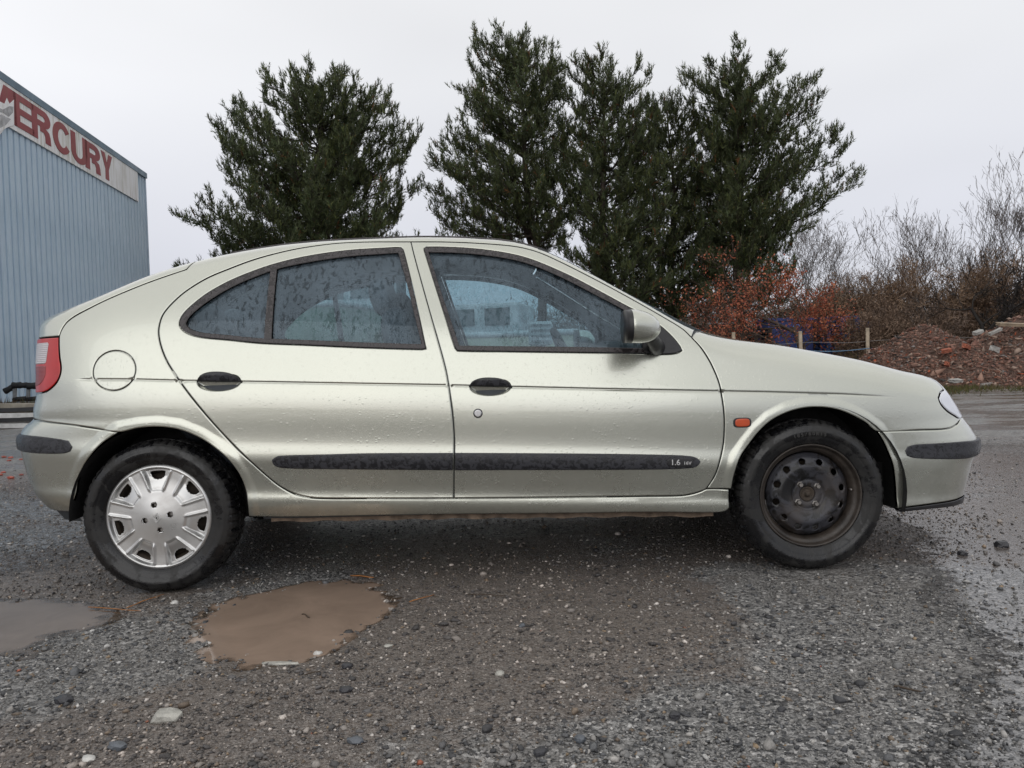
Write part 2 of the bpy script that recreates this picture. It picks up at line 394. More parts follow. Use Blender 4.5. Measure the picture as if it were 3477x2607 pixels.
p0, p1 = wloc(0, 0, -.05), wloc(WLEN, 0, -.05); back = -WN*18
A_, B_, C_, D_ = np.array(p0), np.array(p1), np.array([p1[0]+back[0], p1[1]+back[1], 0]), np.array([p0[0]+back[0], p0[1]+back[1], 0])
up = np.array([0, 0, WH-.1])
for a, b in ((A_, B_), (B_, C_), (C_, D_), (D_, A_)): quad(m, a, b, b+up, a+up)
m.build('wall_core', M_SHED, SHED)
m = MB(); rid = (A_+D_)/2 + np.array([0, 0, WH+1.6]); rid2 = (B_+C_)/2 + np.array([0, 0, WH+1.6])
quad(m, A_+up, B_+up, rid2, rid); quad(m, C_+up, D_+up, rid, rid2); m.add([A_+up, rid, D_+up], [(0, 1, 2)]); m.add([B_+up, C_+up, rid2], [(0, 1, 2)])
m.build('roof', M_CAPPING, SHED)
def along(m, s0, s1, z0, z1, n0, n1):
    P = [wloc(s, z, n) for s in (s0, s1) for n in (n0, n1) for z in (z0, z1)]
    m.add(P, [(0, 1, 3, 2), (4, 6, 7, 5), (0, 4, 5, 1), (2, 3, 7, 6), (0, 2, 6, 4), (1, 5, 7, 3)])
m = MB(); along(m, -.08, WLEN, WH-.08, WH+.10, -.06, .06); m.build('eaves_capping', M_CAPPING, SHED)
m = MB(); along(m, -.06, .03, .2, WH-.05, -.05, .02); m.build('corner_flashing', M_SHED, SHED)
m = MB(); along(m, 0, WLEN, -.1, .24, -.06, .045); m.build('concrete_plinth', simple('stained_concrete', (.22, .22, .22), .85, var=.4, scale=3, bump=.4), SHED)
# sign board with painted letters
def sign_mat():
    t = NT('stained_white_sign'); mp = t.node('ShaderNodeMapping'); mp.inputs['Scale'].default_value = (1, 1, .07)
    tc = t.node('ShaderNodeTexCoord'); t.l.new(tc.outputs['Object'], mp.inputs[0]); v = tc.outputs['Object']
    st = t.ramp(t.noise(mp.outputs[0], 9, 6, .7), [(.42, 0.0), (.66, 1.0)])
    big = t.ramp(t.noise(v, .8, 3), [(.36, 0.0), (.58, 1.0)])
    c = t.mix(t.math('MULTIPLY', t.math('MULTIPLY', st, big), .8), (.90, .90, .91), (.42, .39, .28))
    c = t.mix(t.ramp(t.noise(v, 5, 6, .7), [(.6, 0.0), (.8, .3)]), c, (.6, .58, .53))
    t.inp('Base Color', c); t.inp('Roughness', .6); return t.m
def letter_mat():
    t = NT('faded_red_sign_paint'); mp = t.node('ShaderNodeMapping'); mp.inputs['Scale'].default_value = (1, 1, .07)
    tc = t.node('ShaderNodeTexCoord'); t.l.new(tc.outputs['Object'], mp.inputs[0]); v = tc.outputs['Object']
    st = t.ramp(t.noise(mp.outputs[0], 8, 6, .7), [(.48, 0.0), (.8, 1.0)])
    c = t.ramp(t.noise(v, 1.4, 5), [(.3, (.27, .055, .065)), (.7, (.36, .095, .10))])
    t.inp('Base Color', t.mix(t.math('MULTIPLY', st, .55), c, (.20, .12, .07))); t.inp('Roughness', .6); return t.m
SIGN = empty('sign_board', (WF[0], WF[1], 0)); tag(SIGN, 'long white sign with red capital letters along the shed eaves', 'sign')
def s_at(sx, sy):
    """distance along the wall of a spot of the photograph"""
    d = at(sx, sy, 1.0) - np.array([0, 0, CAM_H]); d2 = d[:2]
    A = np.array([[d2[0], -WD[0]], [d2[1], -WD[1]]]); t, s = np.linalg.solve(A, WF); q = CAM_H + t*d[2]
    return s, q
S_END = s_at(465, 640)[0]; zb = s_at(465.8, 683.7)[1]; zt_ = s_at(461, 578)[1]
zb2 = s_at(60, 453)[1]; zt2 = s_at(60, 292)[1]
SZ0, SZ1 = (zb+zb2)/2, (zt_+zt2)/2
M_SIGN, M_LET = sign_mat(), letter_mat()
n_b = 10; bl = (16.5-S_END)/n_b
for i in range(n_b):
    m = MB(); along(m, S_END+bl*i+.004, S_END+bl*(i+1)-.004, SZ0, SZ1, .012, .045); m.build('sign_panel', M_SIGN, SIGN)
m = MB(); P = [wloc(s, z, n) for n in (.012, .044) for s, z in ((s_at(18, 431)[0]+.0, SZ0), (s_at(-60, 500)[0], SZ0), (s_at(-60, 500)[0], SZ0-.9), )]
m.add(P, [(0, 1, 2), (5, 4, 3), (0, 3, 4, 1), (1, 4, 5, 2), (2, 5, 3, 0)]); m.build('sign_panel', M_SIGN, SIGN)
SH_ = SZ1-SZ0; lz0, lz1 = SZ0 + .11*SH_, SZ0 + .83*SH_
def arc_pts(cx, cy, rx, ry, a0, a1, n=12): return [(cx+rx*math.cos(R(a)), cy+ry*math.sin(R(a))) for a in np.linspace(a0, a1, n)]
def strip(o, i): return [[o[k], o[k+1], i[k+1], i[k]] for k in range(len(o)-1)]
GLYPH = {'M': [[(0,0),(.24,0),(.24,.62),(.41,0),(.59,0),(.76,.62),(.76,0),(1,0),(1,1),(.66,1),(.5,.40),(.34,1),(0,1)]],
 'E': [[(0,0),(1,0),(1,.2),(.30,.2),(.30,.41),(.92,.41),(.92,.60),(.30,.60),(.30,.8),(1,.8),(1,1),(0,1)]],
 'R': [[(0,0),(.28,0),(.28,1),(0,1)]] + strip([(.28,1),(.58,1)]+arc_pts(.62,.725,.36,.275,90,-90,12)+[(.28,.45)], [(.28,.80),(.52,.80)]+arc_pts(.56,.715,.13,.085,90,-90,12)+[(.28,.63)]) + [[(.42,.449),(.72,.449),(.90,.38),(.96,.22),(.98,0),(.69,0),(.68,.20),(.62,.30),(.42,.30)]],
 'C': strip(arc_pts(.52,.5,.52,.52,35,325,30), arc_pts(.54,.5,.25,.31,35,325,30)),
 'U': strip([(0,1),(0,.36)]+arc_pts(.5,.36,.5,.38,180,360,18)+[(1,1)], [(.28,1),(.28,.36)]+arc_pts(.5,.36,.22,.19,180,360,18)+[(.72,1)]),
 'Y': [[(0,1),(.33,1),(.5,.62),(.67,1),(1,1),(.65,.40),(.65,0),(.35,0),(.35,.40)]]}
def slab(polys, fn, n0, n1, name, mat, parent):
    m = MB()
    for p in polys:
        k = len(p); V = [fn(u, w, n) for n in (n0, n1) for u, w in p]
        m.add(V, [tuple(range(k)), tuple(range(2*k-1, k-1, -1))] + [(a, a+k, (a+1) % k+k, (a+1) % k) for a in range(k)])
    return m.build(name, mat, parent)
for ch, xa, xb in (('M', -78, 43), ('E', 37, 104), ('R', 100, 163), ('C', 171, 229), ('U', 234, 287), ('R', 282, 333), ('Y', 337, 374)):
    ym = 300 + .64*((xa+xb)/2); s0, s1 = s_at(xa, ym)[0], s_at(xb, ym)[0]
    slab(GLYPH[ch], lambda u, w, n: wloc(s0+(s1-s0)*u, lz0+(lz1-lz0)*w, n), .047, .057, 'letter', M_LET, SIGN)
def sx_fn(u, w, n): s, z = s_at(u, w); return wloc(s, z, n)
slab([[(-70, 330), (-8, 345), (6, 352), (14, 332), (23, 352), (38, 338), (39, 425), (20, 430), (-70, 480)]], sx_fn, .058, .062, 'wave_ground', M_SIGN, SIGN)
M_GREYW = simple('faded_grey_sign_paint', (.42, .42, .43), .6, var=.35, scale=9)
for poly in ([(-30, 358), (0, 372), (22, 360), (36, 362), (34, 382), (20, 396), (0, 382), (-30, 376)], [(-30, 398), (-5, 388), (12, 398), (27, 404), (10, 424), (-30, 444)]):
    slab([poly], sx_fn, .063, .068, 'wave_mark', M_GREYW, SIGN)

# ------------------------------------------------------------------ boat trailer against the shed, planks, weeds
M_RUBBER = simple('black_rubber', (.014, .014, .015), .7, var=.3, scale=12); M_GALV = simple('galvanised_steel', (.30, .30, .30), .5, metal=.5, var=.35, scale=8)
TY = 16.6
tb = at(60, 1375, TY); TRL = empty('boat_trailer', (tb[0], TY, 0)); tag(TRL, 'galvanised boat trailer end with black rollers beside the shed', 'trailer')
tl = lambda sx, sy, dy=0.0: at(sx, sy, TY+dy) - np.array([tb[0], TY, 0])
for sx, sy, r_ in ((31, 1321, .068), (57, 1308, .072), (78, 1308, .066), (108, 1310, .075)):
    c = tl(sx, sy); ax = np.array([.085, .03, .05 if sx == 31 else .0])
    m = MB(); m.tube([c-ax, c-ax*.8, c, c+ax*.8, c+ax], [r_*.82, r_, r_*.86, r_, r_*.82], 14); m.build('roller', M_RUBBER, TRL, smooth=True)
for a, b in (((31, 1321), (57, 1308)), ((78, 1308), (108, 1310)), ((108, 1310), (140, 1308))):
    m = MB(); m.tube([tl(*a), tl(*b)], .02, 8); m.build('axle_rod', M_GALV, TRL, smooth=True)
for sx in (49, 95):
    a, b = tl(sx, 1312), tl(sx+3, 1362); m = MB(); m.box((a+b)/2, (.06, .05, abs(a[2]-b[2])+.04), rot_y(.05)); m.build('roller_arm', M_GALV, TRL)
for sx0, sx1 in ((48, 88), (91, 130)):
    a, b = tl(sx0, 1357), tl(sx1, 1353); m = MB(); m.tube([a, (a+b)/2, b], .055, 10); m.build('roller', M_RUBBER, TRL, smooth=True)
a, b = tl(-60, 1379), tl(150, 1369); m = MB(); m.box((a+b)/2, (np.linalg.norm(a-b), .10, .12), rot_y(-.01)); m.build('crossbeam', M_GALV, TRL)
for sx in (15, 105):
    a = tl(sx, 1390); m = MB(); m.box((a[0], a[1], a[2]/2), (.09, .09, a[2])); m.build('prop', M_GALV, TRL)
M_PLANK = [simple('white_painted_plank', (.55, .55, .54), .6, var=.3, scale=8), simple('black_plank', (.02, .02, .022), .5, var=.3), simple('weathered_board', (.30, .27, .22), .8, var=.3, scale=6)]
for i, (y, z, L, a, mi, lab) in enumerate(((13.2, .05, 3.0, .03, 0, 'lowest white plank in the heap behind the car'), (13.35, .13, 2.9, -.04, 1, 'black plank lying between the white planks behind the car'), (13.3, .21, 3.1, .05, 0, 'middle white plank in the heap behind the car'), (13.5, .29, 2.8, .0, 1, 'upper black plank in the heap behind the car'), (13.6, .36, 3.2, -.03, 2, 'topmost weathered board on the plank heap'))):
    m = MB(); m.box((0, 0, 0), (L, .22, .07)); o = m.build('plank', M_PLANK[mi]); o.location = (-8.9+.1*i, y, z); o.rotation_euler = (0, .012*(-1)**i, a); tag(o, lab, 'plank', 'planks heaped by the shed')
# ================================================================== TREES
def attr_mat(name, rough=.6, spec=.3, transl=0.0, var=.25):
    t = NT(name); v = t.coord(); c = t.attr('col')
    c = t.mix(1.0, c, t.ramp(t.noise(v, 3, 3), [(.3, 1-var), (.7, 1+var)]), 'MULTIPLY')
    t.inp('Base Color', c); t.inp('Roughness', rough); t.inp('Specular IOR Level', spec)
    if transl:
        tr = t.node('ShaderNodeBsdfTranslucent'); t.l.new(c, tr.inputs[0]); mx = t.node('ShaderNodeMixShader'); mx.inputs[0].default_value = transl
        t.l.new(t.bsdf.outputs[0], mx.inputs[1]); t.l.new(tr.outputs[0], mx.inputs[2]); t.l.new(mx.outputs[0], t.out.inputs[0])
    return t.m
M_NEEDLE = attr_mat('pine_needles', .55, .35, .25); M_LEAF = attr_mat('dry_leaves', .6, .3, .3); M_TWIG = attr_mat('bare_twigs', .85, .2)
def bark_mat():
    t = NT('pine_bark'); mp = t.coord((1, 1, .3)); n = t.noise(mp, 9, 6, .7)
    t.inp('Base Color', t.ramp(n, [(.3, (.030, .024, .020)), (.6, (.075, .055, .044)), (.8, (.15, .085, .06))])); t.inp('Roughness', .9); t.inp('Normal', t.bump(n, .8, .05)); return t.m
M_BARK = bark_mat()
def unit(v): return v/(np.linalg.norm(v, axis=-1, keepdims=True)+1e-12)
def ribbons(P, D, L, W, rng):
    """one slim triangle per blade: base points P, directions D, lengths L, widths W"""
    side = unit(np.cross(D, rng.normal(size=D.shape)))*W[:, None]
    V = np.stack([P-side/2, P+side/2, P+D*L[:, None]], 1).reshape(-1, 3)
    return V, np.arange(len(V)).reshape(-1, 3)
def tubes3(segs, sides=4):
    """many straight tapered tubes at once: rows p0, p1, r0, r1"""
    p0, p1, r0, r1 = [np.array(x, float) for x in zip(*segs)]
    d = unit(p1-p0); ref = np.where(np.abs(d[:, 2:3]) < .9, [[0, 0, 1.0]], [[1.0, 0, 0]])
    u = unit(np.cross(d, ref)); w = np.cross(u, d); V = []
    if sides == 2:      # flat twigs
        a = np.random.default_rng(len(segs)).uniform(-.9, .9, (len(segs), 1)); u = u*np.cos(a)+w*np.sin(a)
        V = np.stack([p0+u*r0[:, None], p0-u*r0[:, None], p1-u*r1[:, None], p1+u*r1[:, None]], 1).reshape(-1, 3); return V, np.arange(len(V)).reshape(-1, 4)
    for k in range(sides):
        a = 2*math.pi*k/sides; e = math.cos(a)*u+math.sin(a)*w
        V += [p0+e*r0[:, None], p1+e*r1[:, None]]
    V = np.stack(V, 1); n = 2*sides; b = np.arange(len(segs))[:, None]*n
    F = np.concatenate([b+np.array([2*k, 2*((k+1) % sides), 2*((k+1) % sides)+1, 2*k+1]) for k in range(sides)])
    return V.reshape(-1, 3), F
def pine(name, label, base, lean, H, prof, seed, limbs=85, z0=.35, dens=1.0, tone=1.0, second=None, extra=()):
    """prof: (z, radius to the left, radius to the right)"""
    rng = np.random.default_rng(seed); root = empty(name, (base[0], base[1], 0)); tag(root, label, 'tree', 'tall pines behind the car')
    pz = np.array([p[0] for p in prof]); o_ = np.argsort(pz); pz = pz[o_]; pl = np.array([p[1] for p in prof])[o_]; pr = np.array([p[2] for p in prof])[o_]
    tr_pt = lambda z: np.array([lean[0]*(max(z, 0)/H)**1.3, lean[1]*(z/H), z]) + np.array([.12*math.sin(z*.9+seed), .1*math.cos(z*.7+seed), 0])
    tz = np.linspace(-.2, H*.97, 16); m = MB(); m.tube([tr_pt(z) for z in tz], [max(.02, .21*(1-z/H)**.8) for z in tz], 9)
    if second:
        q = [tr_pt(second[0]) + (np.array(second[1])*f + np.array([0, 0, second[2]*f])) for f in np.linspace(0, 1, 8)]
        m.tube(q, np.linspace(.11, .02, 8), 7)
    m.build('trunk', M_BARK, root, smooth=True)
    segs, tuft_p, tuft_d = [], [], []
    def limb(ze, az, r):
        """a limb that leaves the trunk low, sweeps out and turns up to end on the crown's outline at height ze, radius r"""
        zs = min(max(ze - .42*r - rng.uniform(.15, .6), z0*H*.9), ze-.1); c0 = tr_pt(zs); tip = tr_pt(ze)*np.array([1, 1, 0]) + np.array([math.cos(az)*r, math.sin(az)*r, ze])
        mid = c0*.45 + tip*.55; mid[2] = c0[2]*.72 + tip[2]*.28; L = np.linalg.norm(tip-c0); n = max(3, int(L/.30)); rad = .018+.011*L
        pt = lambda t: c0*(1-t)**2 + 2*mid*t*(1-t) + tip*t*t
        pts = [c0] + [pt((i+1)/n) + rng.normal(0, .035*L**.5, 3) for i in range(n)]
        for i in range(n):
            f = (i+1)/n; q = pts[i+1]; segs.append((pts[i], q, max(.008, rad*(1-i/n)), max(.006, rad*(1-f))))
            if f > .18 or L < 1.0:
                d = unit(q-pts[i]); a2 = math.atan2(d[1], d[0]); el = math.asin(np.clip(d[2], -1, 1))
                for _ in range(2 + int(rng.random() < .7*dens)):
                    sl = (.22+.17*L*rng.random())*(1.15-.6*f)+.14; sa = a2 + rng.choice([-1, 1])*rng.uniform(.35, 1.25); se = el + rng.uniform(-.35, .55)
                    sd = np.array([math.cos(sa)*math.cos(se), math.sin(sa)*math.cos(se), math.sin(se)])
                    e = q+sd*sl*.55; sd2 = unit(sd+np.array([0, 0, .5])); e2 = e+sd2*sl*.45
                    segs.append((q, e, .011, .007)); segs.append((e, e2, .007, .004))
                    k = max(2, int(sl/.105*dens))
                    for j in range(k):
                        g = (j+.5+rng.uniform(-.3, .3))/k
                        pp = q+(e-q)*min(g/.55, 1) if g < .55 else e+(e2-e)*((g-.55)/.45)
                        tuft_p.append(pp+rng.normal(0, .05, 3)); tuft_d.append(unit((sd if g < .55 else sd2)+np.array([0, 0, .32])+rng.normal(0, .36, 3)))
                    for _ in range(2): tuft_p.append(e2+rng.normal(0, .05, 3)); tuft_d.append(unit(sd2+np.array([0, 0, .7])+rng.normal(0, .28, 3)))
        for _ in range(5): tuft_p.append(pts[-1]+rng.normal(0, .06, 3)); tuft_d.append(unit(np.array([0, 0, 1.0])+rng.normal(0, .25, 3)))
    zs_ = z0*H + (H-z0*H)*((np.arange(limbs)+.5)/limbs)**.92
    for i, z in enumerate(zs_):
        az = i*2.399+rng.uniform(-.5, .5); c = math.cos(az); z = min(z + rng.uniform(-.2, .2), H)
        Rl, Rr = np.interp(z, pz, pl), np.interp(z, pz, pr)
        r = Rr*max(c, 0)**.6 + Rl*max(-c, 0)**.6 if abs(c) > .45 else .5*(Rl+Rr)*.85
        u = rng.random(); r *= (1.02 - .10*rng.random()) if u < .62 else (.45 + .45*rng.random())
        limb(z, az, max(r, .25))
    for (z, az, L) in extra: limb(z, az, L)
    V, F = tubes3(segs, 3); cols = np.tile(np.array([.05, .040, .033]), (len(V), 1)); mesh_obj('limbs', V, F, M_TWIG, root, cols=cols, smooth=True)
    tp, td = np.array(tuft_p), np.array(tuft_d); nt = len(tp); nn = 11
    P = np.repeat(tp, nn, 0); D = np.repeat(td, nn, 0)
    P = P + D*rng.uniform(-.13, .12, (len(P), 1)); D = unit(D + rng.normal(0, .42, D.shape))
    V, F = ribbons(P, D, rng.uniform(.11, .20, len(P)), rng.uniform(.018, .034, len(P)), rng)
    tc = np.array([.074, .092, .041])[None]*rng.uniform(.5, 1.5, (nt, 1))*tone + rng.normal(0, .003, (nt, 3)); young = rng.random(nt) < .16
    tc[young] = np.array([.115, .135, .045])*rng.uniform(.7, 1.2, (young.sum(), 1)); dead = rng.random(nt) < .012; tc[dead] = (.16, .075, .03)
    tc = np.clip(tc, .006, 1)
    mesh_obj('crown', V, F, M_NEEDLE, root, cols=np.repeat(tc, nn*3, 0), smooth=False)
    # young yellow-brown cones at shoot tips
    k = rng.choice(nt, min(nt, int(nt*.055)), False); s = rng.uniform(.05, .085, len(k)); w = .016
    d = td[k]; u = unit(np.cross(d, np.array([[.3, .9, .2]]))); q = np.cross(u, d); b = tp[k]+d*.06
    V = np.stack([b, b+d*(s*.45)[:, None]+u*w, b+d*(s*.45)[:, None]+q*w, b+d*(s*.45)[:, None]-u*w, b+d*(s*.45)[:, None]-q*w, b+d*s[:, None]], 1)
    i0 = np.arange(len(k))[:, None]*6
    F = np.concatenate([i0+np.array(f) for f in ((0, 1, 2), (0, 2, 3), (0, 3, 4), (0, 4, 1), (5, 2, 1), (5, 3, 2), (5, 4, 3), (5, 1, 4))])
    cc = np.array([.34, .20, .07])[None]*rng.uniform(.5, 1.2, (len(k), 1)); o = mesh_obj('cones', V.reshape(-1, 3), F, M_NEEDLE, root, cols=np.repeat(cc, 6, 0), smooth=False); o['kind'] = 'stuff'
    return root
pine('pine_tree', 'broad rounded pine nearest the blue shed', (-6.9, 29), (.25, 0), 11.4,
     [(11.6, 1.1, 1.0), (11.2, 1.8, 1.5), (10.6, 2.5, 2.1), (9.9, 3.4, 2.9), (8.4, 3.7, 3.3), (7.3, 3.7, 3.6), (6.4, 4.0, 4.2), (5.2, 3.6, 4.4), (4, 3.2, 4.0)], 11, 150, .36, .98,
     extra=[(4.45, math.pi, 4.9), (4.3, math.pi+.12, 4.6), (6.5, 3.05, 4.8), (5.5, .1, 4.6), (9.0, .1, 3.4), (9.3, 3.0, 3.8)])
pine('pine_tree', 'tallest pine with bare leaning twin trunks above the front door', (1.35, 31), (-.95, 0), 13.35,
     [(13.6, 1.0, 1.0), (13.2, 1.5, 1.4), (12.6, 1.9, 1.6), (11.6, 2.3, 2.0), (10.4, 2.6, 2.2), (9.3, 3.2, 2.2), (7.9, 4.0, 2.2), (6.4, 3.6, 1.8), (5.2, 2.8, 1.0)], 23, 136, .42, .92, second=(4.2, (-1.6, .3, 0), 5.0))
pine('pine_tree', 'pine with visible reddish trunk in the middle of the tall group', (3.75, 30), (-.15, 0), 11.9,
     [(12.3, .5, .6), (11.8, .9, 1.2), (11.0, 1.4, 2.1), (9.8, 1.8, 2.6), (8.2, 1.9, 3.1), (6.8, 1.7, 3.3), (5.2, 1.8, 3.6), (3.6, 1.7, 3.3), (2.6, 1.2, 2.6)], 37, 136, .26, .88)
pine('pine_tree', 'rightmost tall pine spreading over the russet tree', (8.6, 30), (.2, 0), 11.6,
     [(11.9, 1.4, 1.6), (11.5, 1.8, 2.1), (11.0, 1.9, 2.6), (10.0, 1.7, 3.2), (9.2, 1.7, 3.8), (7.8, 1.9, 3.8), (7.0, 1.9, 4.4), (6.0, 1.9, 3.6), (5.0, 1.8, 2.6), (3.6, 2.0, 2.2)], 51, 155, .25, .95)
pine('pine_tree', 'darker pine standing back between the middle and right pines', (6.6, 32), (0, 0), 11.0,
     [(11.0, .6, .6), (10.2, 1.6, 1.5), (8.6, 2.2, 2.1), (7.2, 2.5, 2.4), (5.4, 2.6, 2.6), (3.4, 2.7, 2.6), (2, 2.4, 2.2)], 64, 130, .14, .85, .8)
pine('pine_tree', 'dark pine cut by the right edge of the view', (21.6, 30.5), (0, 0), 6.3, [(6.3, .2, .2), (5, .8, .8), (3.4, 1.2, 1.2), (2, 1.3, 1.3)], 77, 60, .12, .9, .8)

def bare_tree(name, label, base, H, spread, seed, stems=1, depth=5, col=(.085, .065, .055), rad=None, upright=.35, leaf=None, group='bare winter trees behind the fence', nb=(2, 4), twig=.007, wig=.22, cat='tree'):
    """branching stems of tapered tubes; leaf: (count per tip, colour list, size)"""
    rng = np.random.default_rng(seed); root = empty(name, (base[0], base[1], 0)); tag(root, label, cat, group)
    trunk, segs, fine, tips = [], [], [], []
    rad = rad or H*.018
    def grow_(p, d, L, r, lev):
        n = 3 if lev < 3 else 2
        for i in range(n):
            d = unit(d + rng.normal(0, wig, 3) + np.array([0, 0, upright*.18])); q = p + d*L/n; r2 = r*(.88 if lev < depth else .7)
            (trunk if lev <= 1 else segs if lev < depth-1 else fine).append((p, q, max(twig, r), max(twig*.7, r2))); p, r = q, r2
            if lev < depth and i < n-1 and rng.random() < .75:
                side = unit(np.cross(d, rng.normal(size=3))); dd = unit(d*.65 + side*(.75*spread) + np.array([0, 0, upright*.4])); grow_(q, dd, L*rng.uniform(.5, .75), r*.6, lev+1)
        if lev < depth:
            for _ in range(rng.integers(*nb)):
                side = unit(np.cross(d, rng.normal(size=3))); dd = unit(d + side*rng.uniform(.35, .9)*spread + np.array([0, 0, upright*.3])); grow_(p, dd, L*rng.uniform(.6, .82), r*.68, lev+1)
        else: tips.append((p, d))
    for s in range(stems):
        a = rng.uniform(0, 6.28); d = unit(np.array([math.cos(a)*.35*spread*(stems > 1), math.sin(a)*.35*spread*(stems > 1), 1.0])); grow_(np.array([rng.normal(0, .12)*(stems > 1), rng.normal(0, .12)*(stems > 1), -.1]), d, H*.30, rad*(1 if stems == 1 else .7), 0)
    # scale to the wanted height
    allp = np.array([s[1] for s in segs+trunk+fine]); k = H/max(allp[:, 2].max(), .1)
    sc_ = lambda S: [(a*k, b*k, max(twig, r0*min(k, 1.3)), max(twig*.8, r1*min(k, 1.3))) for a, b, r0, r1 in S]
    c = np.array(col)
    V, F = tubes3(sc_(trunk), 6); mesh_obj('trunk', V, F, M_TWIG, root, cols=np.tile(c*.75, (len(V), 1)))
    V, F = tubes3(sc_(segs), 3); V2, F2 = tubes3(sc_(fine), 2)
    mesh_obj('crown', np.concatenate([V, V2]), np.concatenate([F, F2+len(V)]), M_TWIG, root, cols=np.concatenate([np.repeat(c[None]*rng.uniform(.6, 1.35, (len(segs), 1)), 6, 0), np.repeat(c[None]*rng.uniform(.6, 1.35, (len(fine), 1)), 4, 0)]))
    if leaf:
        cnt, pal, size = leaf; tp = np.array([t[0] for t in tips])*k
        keep = vnoise(tp[:, 0]*1.1+seed, tp[:, 2]*1.6+tp[:, 1]) > .36; tp = tp[keep]
        P = np.repeat(tp, cnt, 0) + rng.normal(0, .10, (len(tp)*cnt, 3)); n = len(P)
        d1 = unit(rng.normal(size=(n, 3))); d2 = unit(np.cross(d1, rng.normal(size=(n, 3)))); s = rng.uniform(.6, 1.3, (n, 1))*size
        V = np.stack([P-d1*s*.5, P+d2*s*.32, P+d1*s*.5, P-d2*s*.32+np.cross(d1, d2)*s*.12], 1).reshape(-1, 3); F = np.arange(4*n).reshape(-1, 4)
        cc = np.array(pal)[rng.integers(0, len(pal), n)]*rng.uniform(.6, 1.3, (n, 1)); o = mesh_obj('leaves', V, F, M_LEAF, root, cols=np.repeat(cc, 4, 0), smooth=False); o['kind'] = 'stuff'
    return root
RUSSET = [(.38, .105, .06), (.44, .15, .08), (.31, .08, .048), (.48, .19, .10)]
bare_tree('oak_tree', 'low spreading tree with russet dead leaves over the bonnet', (7.95, 22), 4.3, 1.15, 5, 1, 6, (.085, .062, .05), .085, .12, (6, RUSSET, .068), 'russet and bare trees behind the fence', (2, 4), .006, .25)
bare_tree('oak_tree', 'small brown twiggy sapling beside the screen pillar', (5.3, 23.5), 2.7, 1.1, 8, 2, 5, (.095, .065, .05), .05, .15, None, 'russet and bare trees behind the fence')
bare_tree('bare_tree', 'pale grey bare tree rising right of the tall pines', (16.2, 38), 8.9, .85, 12, 1, 7, (.17, .155, .145), .10, .5, None, nb=(2, 3), twig=.0075)
bare_tree('bare_tree', 'slim bare tree just behind the spreading right pine', (13.9, 36), 8.1, .75, 13, 1, 7, (.16, .145, .135), .08, .6, None, nb=(2, 3), twig=.0075)
bare_tree('bare_tree', 'bushy bare tree above the brown thicket', (19.2, 37), 7.6, .8, 14, 3, 6, (.16, .14, .13), .07, .6, None, nb=(2, 3), twig=.0075)
bare_tree('bare_tree', 'dark bare tree with forked trunk behind the rubble heap', (14.15, 23.6), 3.9, 1.15, 15, 1, 6, (.032, .028, .026), .11, .3, None, nb=(2, 4), twig=.008)
bare_tree('bare_tree', 'tall bare tree at the right edge of the view', (22.6, 35), 9.9, .7, 16, 2, 7, (.13, .11, .10), .10, .8, None, nb=(2, 3), twig=.0075)
bare_tree('bare_tree', 'upright bare tree left of the tallest one at the right', (20.6, 36), 8.0, .65, 17, 2, 6, (.12, .105, .095), .08, .8, None, nb=(2, 3), twig=.0075)
BR = [((12.4, 29), 3.9, 1.2, 21), ((14.3, 30), 4.3, 1.2, 22), ((16.2, 31), 4.8, 1.2, 23), ((18.0, 31), 4.7, 1.2, 24), ((19.8, 30), 4.3, 1.2, 25), ((10.6, 28.5), 3.7, 1.2, 26), ((11.2, 24.5), 2.7, 1.2, 27), ((12.9, 26), 2.9, 1.2, 28)]
WHERE = ['second from left of the brown thicket bushes', 'brown bush in the middle of the thicket', 'tallest rounded brown bush of the thicket', 'rounded brown bush right of the tallest one', 'rightmost rounded brown bush of the thicket', 'brown bush right behind the russet tree', 'low brown bush just beyond the fence posts', 'low brown bush behind the left rubble heap']
for (b, H, sp, sd), lab in zip(BR, WHERE):
    bare_tree('bare_bush', lab, b, H, sp, sd, 4, 6, [(.185, .128, .092), (.165, .12, .094), (.20, .135, .09)][sd % 3], .05, .35, (1, [(.22, .14, .085), (.18, .12, .075), (.25, .16, .095)], .06) if sd < 26 else None, 'brown bushes of the thicket', (2, 4), .0085, .25, 'bush')
# ================================================================== BEHIND THE CAR: fence, rubble, yard goods, boats
M_POST = simple('pale_split_post', (.33, .27, .20), .85, var=.35, scale=7, bump=.4)
FENCE = empty('rope_fence', (0, 21, 0)); tag(FENCE, 'fence of pale wooden posts strung with blue rope beyond the bonnet', 'fence')
posts = [(at(x, y, 21)[0], at(x, y, 21)[2]) for x, y in ((2488, 1128), (2717, 1124), (2943, 1113))] 
posts = [(posts[0][0]-1.78, 1.4)] + posts + [(posts[2][0]+1.8, 1.3), (posts[2][0]+3.6, 1.35)]
for i, (x, h) in enumerate(posts):
    m = MB(); m.tube([(x, 0, -.1), (x+.01, 0, h*.5), (x+.02*(i % 2), 0, h)], [.052, .05, .047], 8); m.build('post', M_POST, FENCE, smooth=True)
M_ROPE = simple('blue_rope', (.12, .22, .34), .7, var=.25, scale=20)
pts = []
for (x0, _), (x1, _) in zip(posts[:-1], posts[1:]):
    for f in np.linspace(0, 1, 10, endpoint=False): pts.append((x0+(x1-x0)*f, -.055, .93-.10*math.sin(math.pi*f)*.5))
m = MB(); m.tube(pts, .012, 5); m.build('rope', M_ROPE, FENCE, smooth=True)
for i, zz in enumerate((1.12, .62)):
    m = MB(); m.tube([(p[0], .055, zz-.02*math.sin(p[0]*3)) for p in pts], .004, 4); m.build('wire', M_GALV, FENCE)
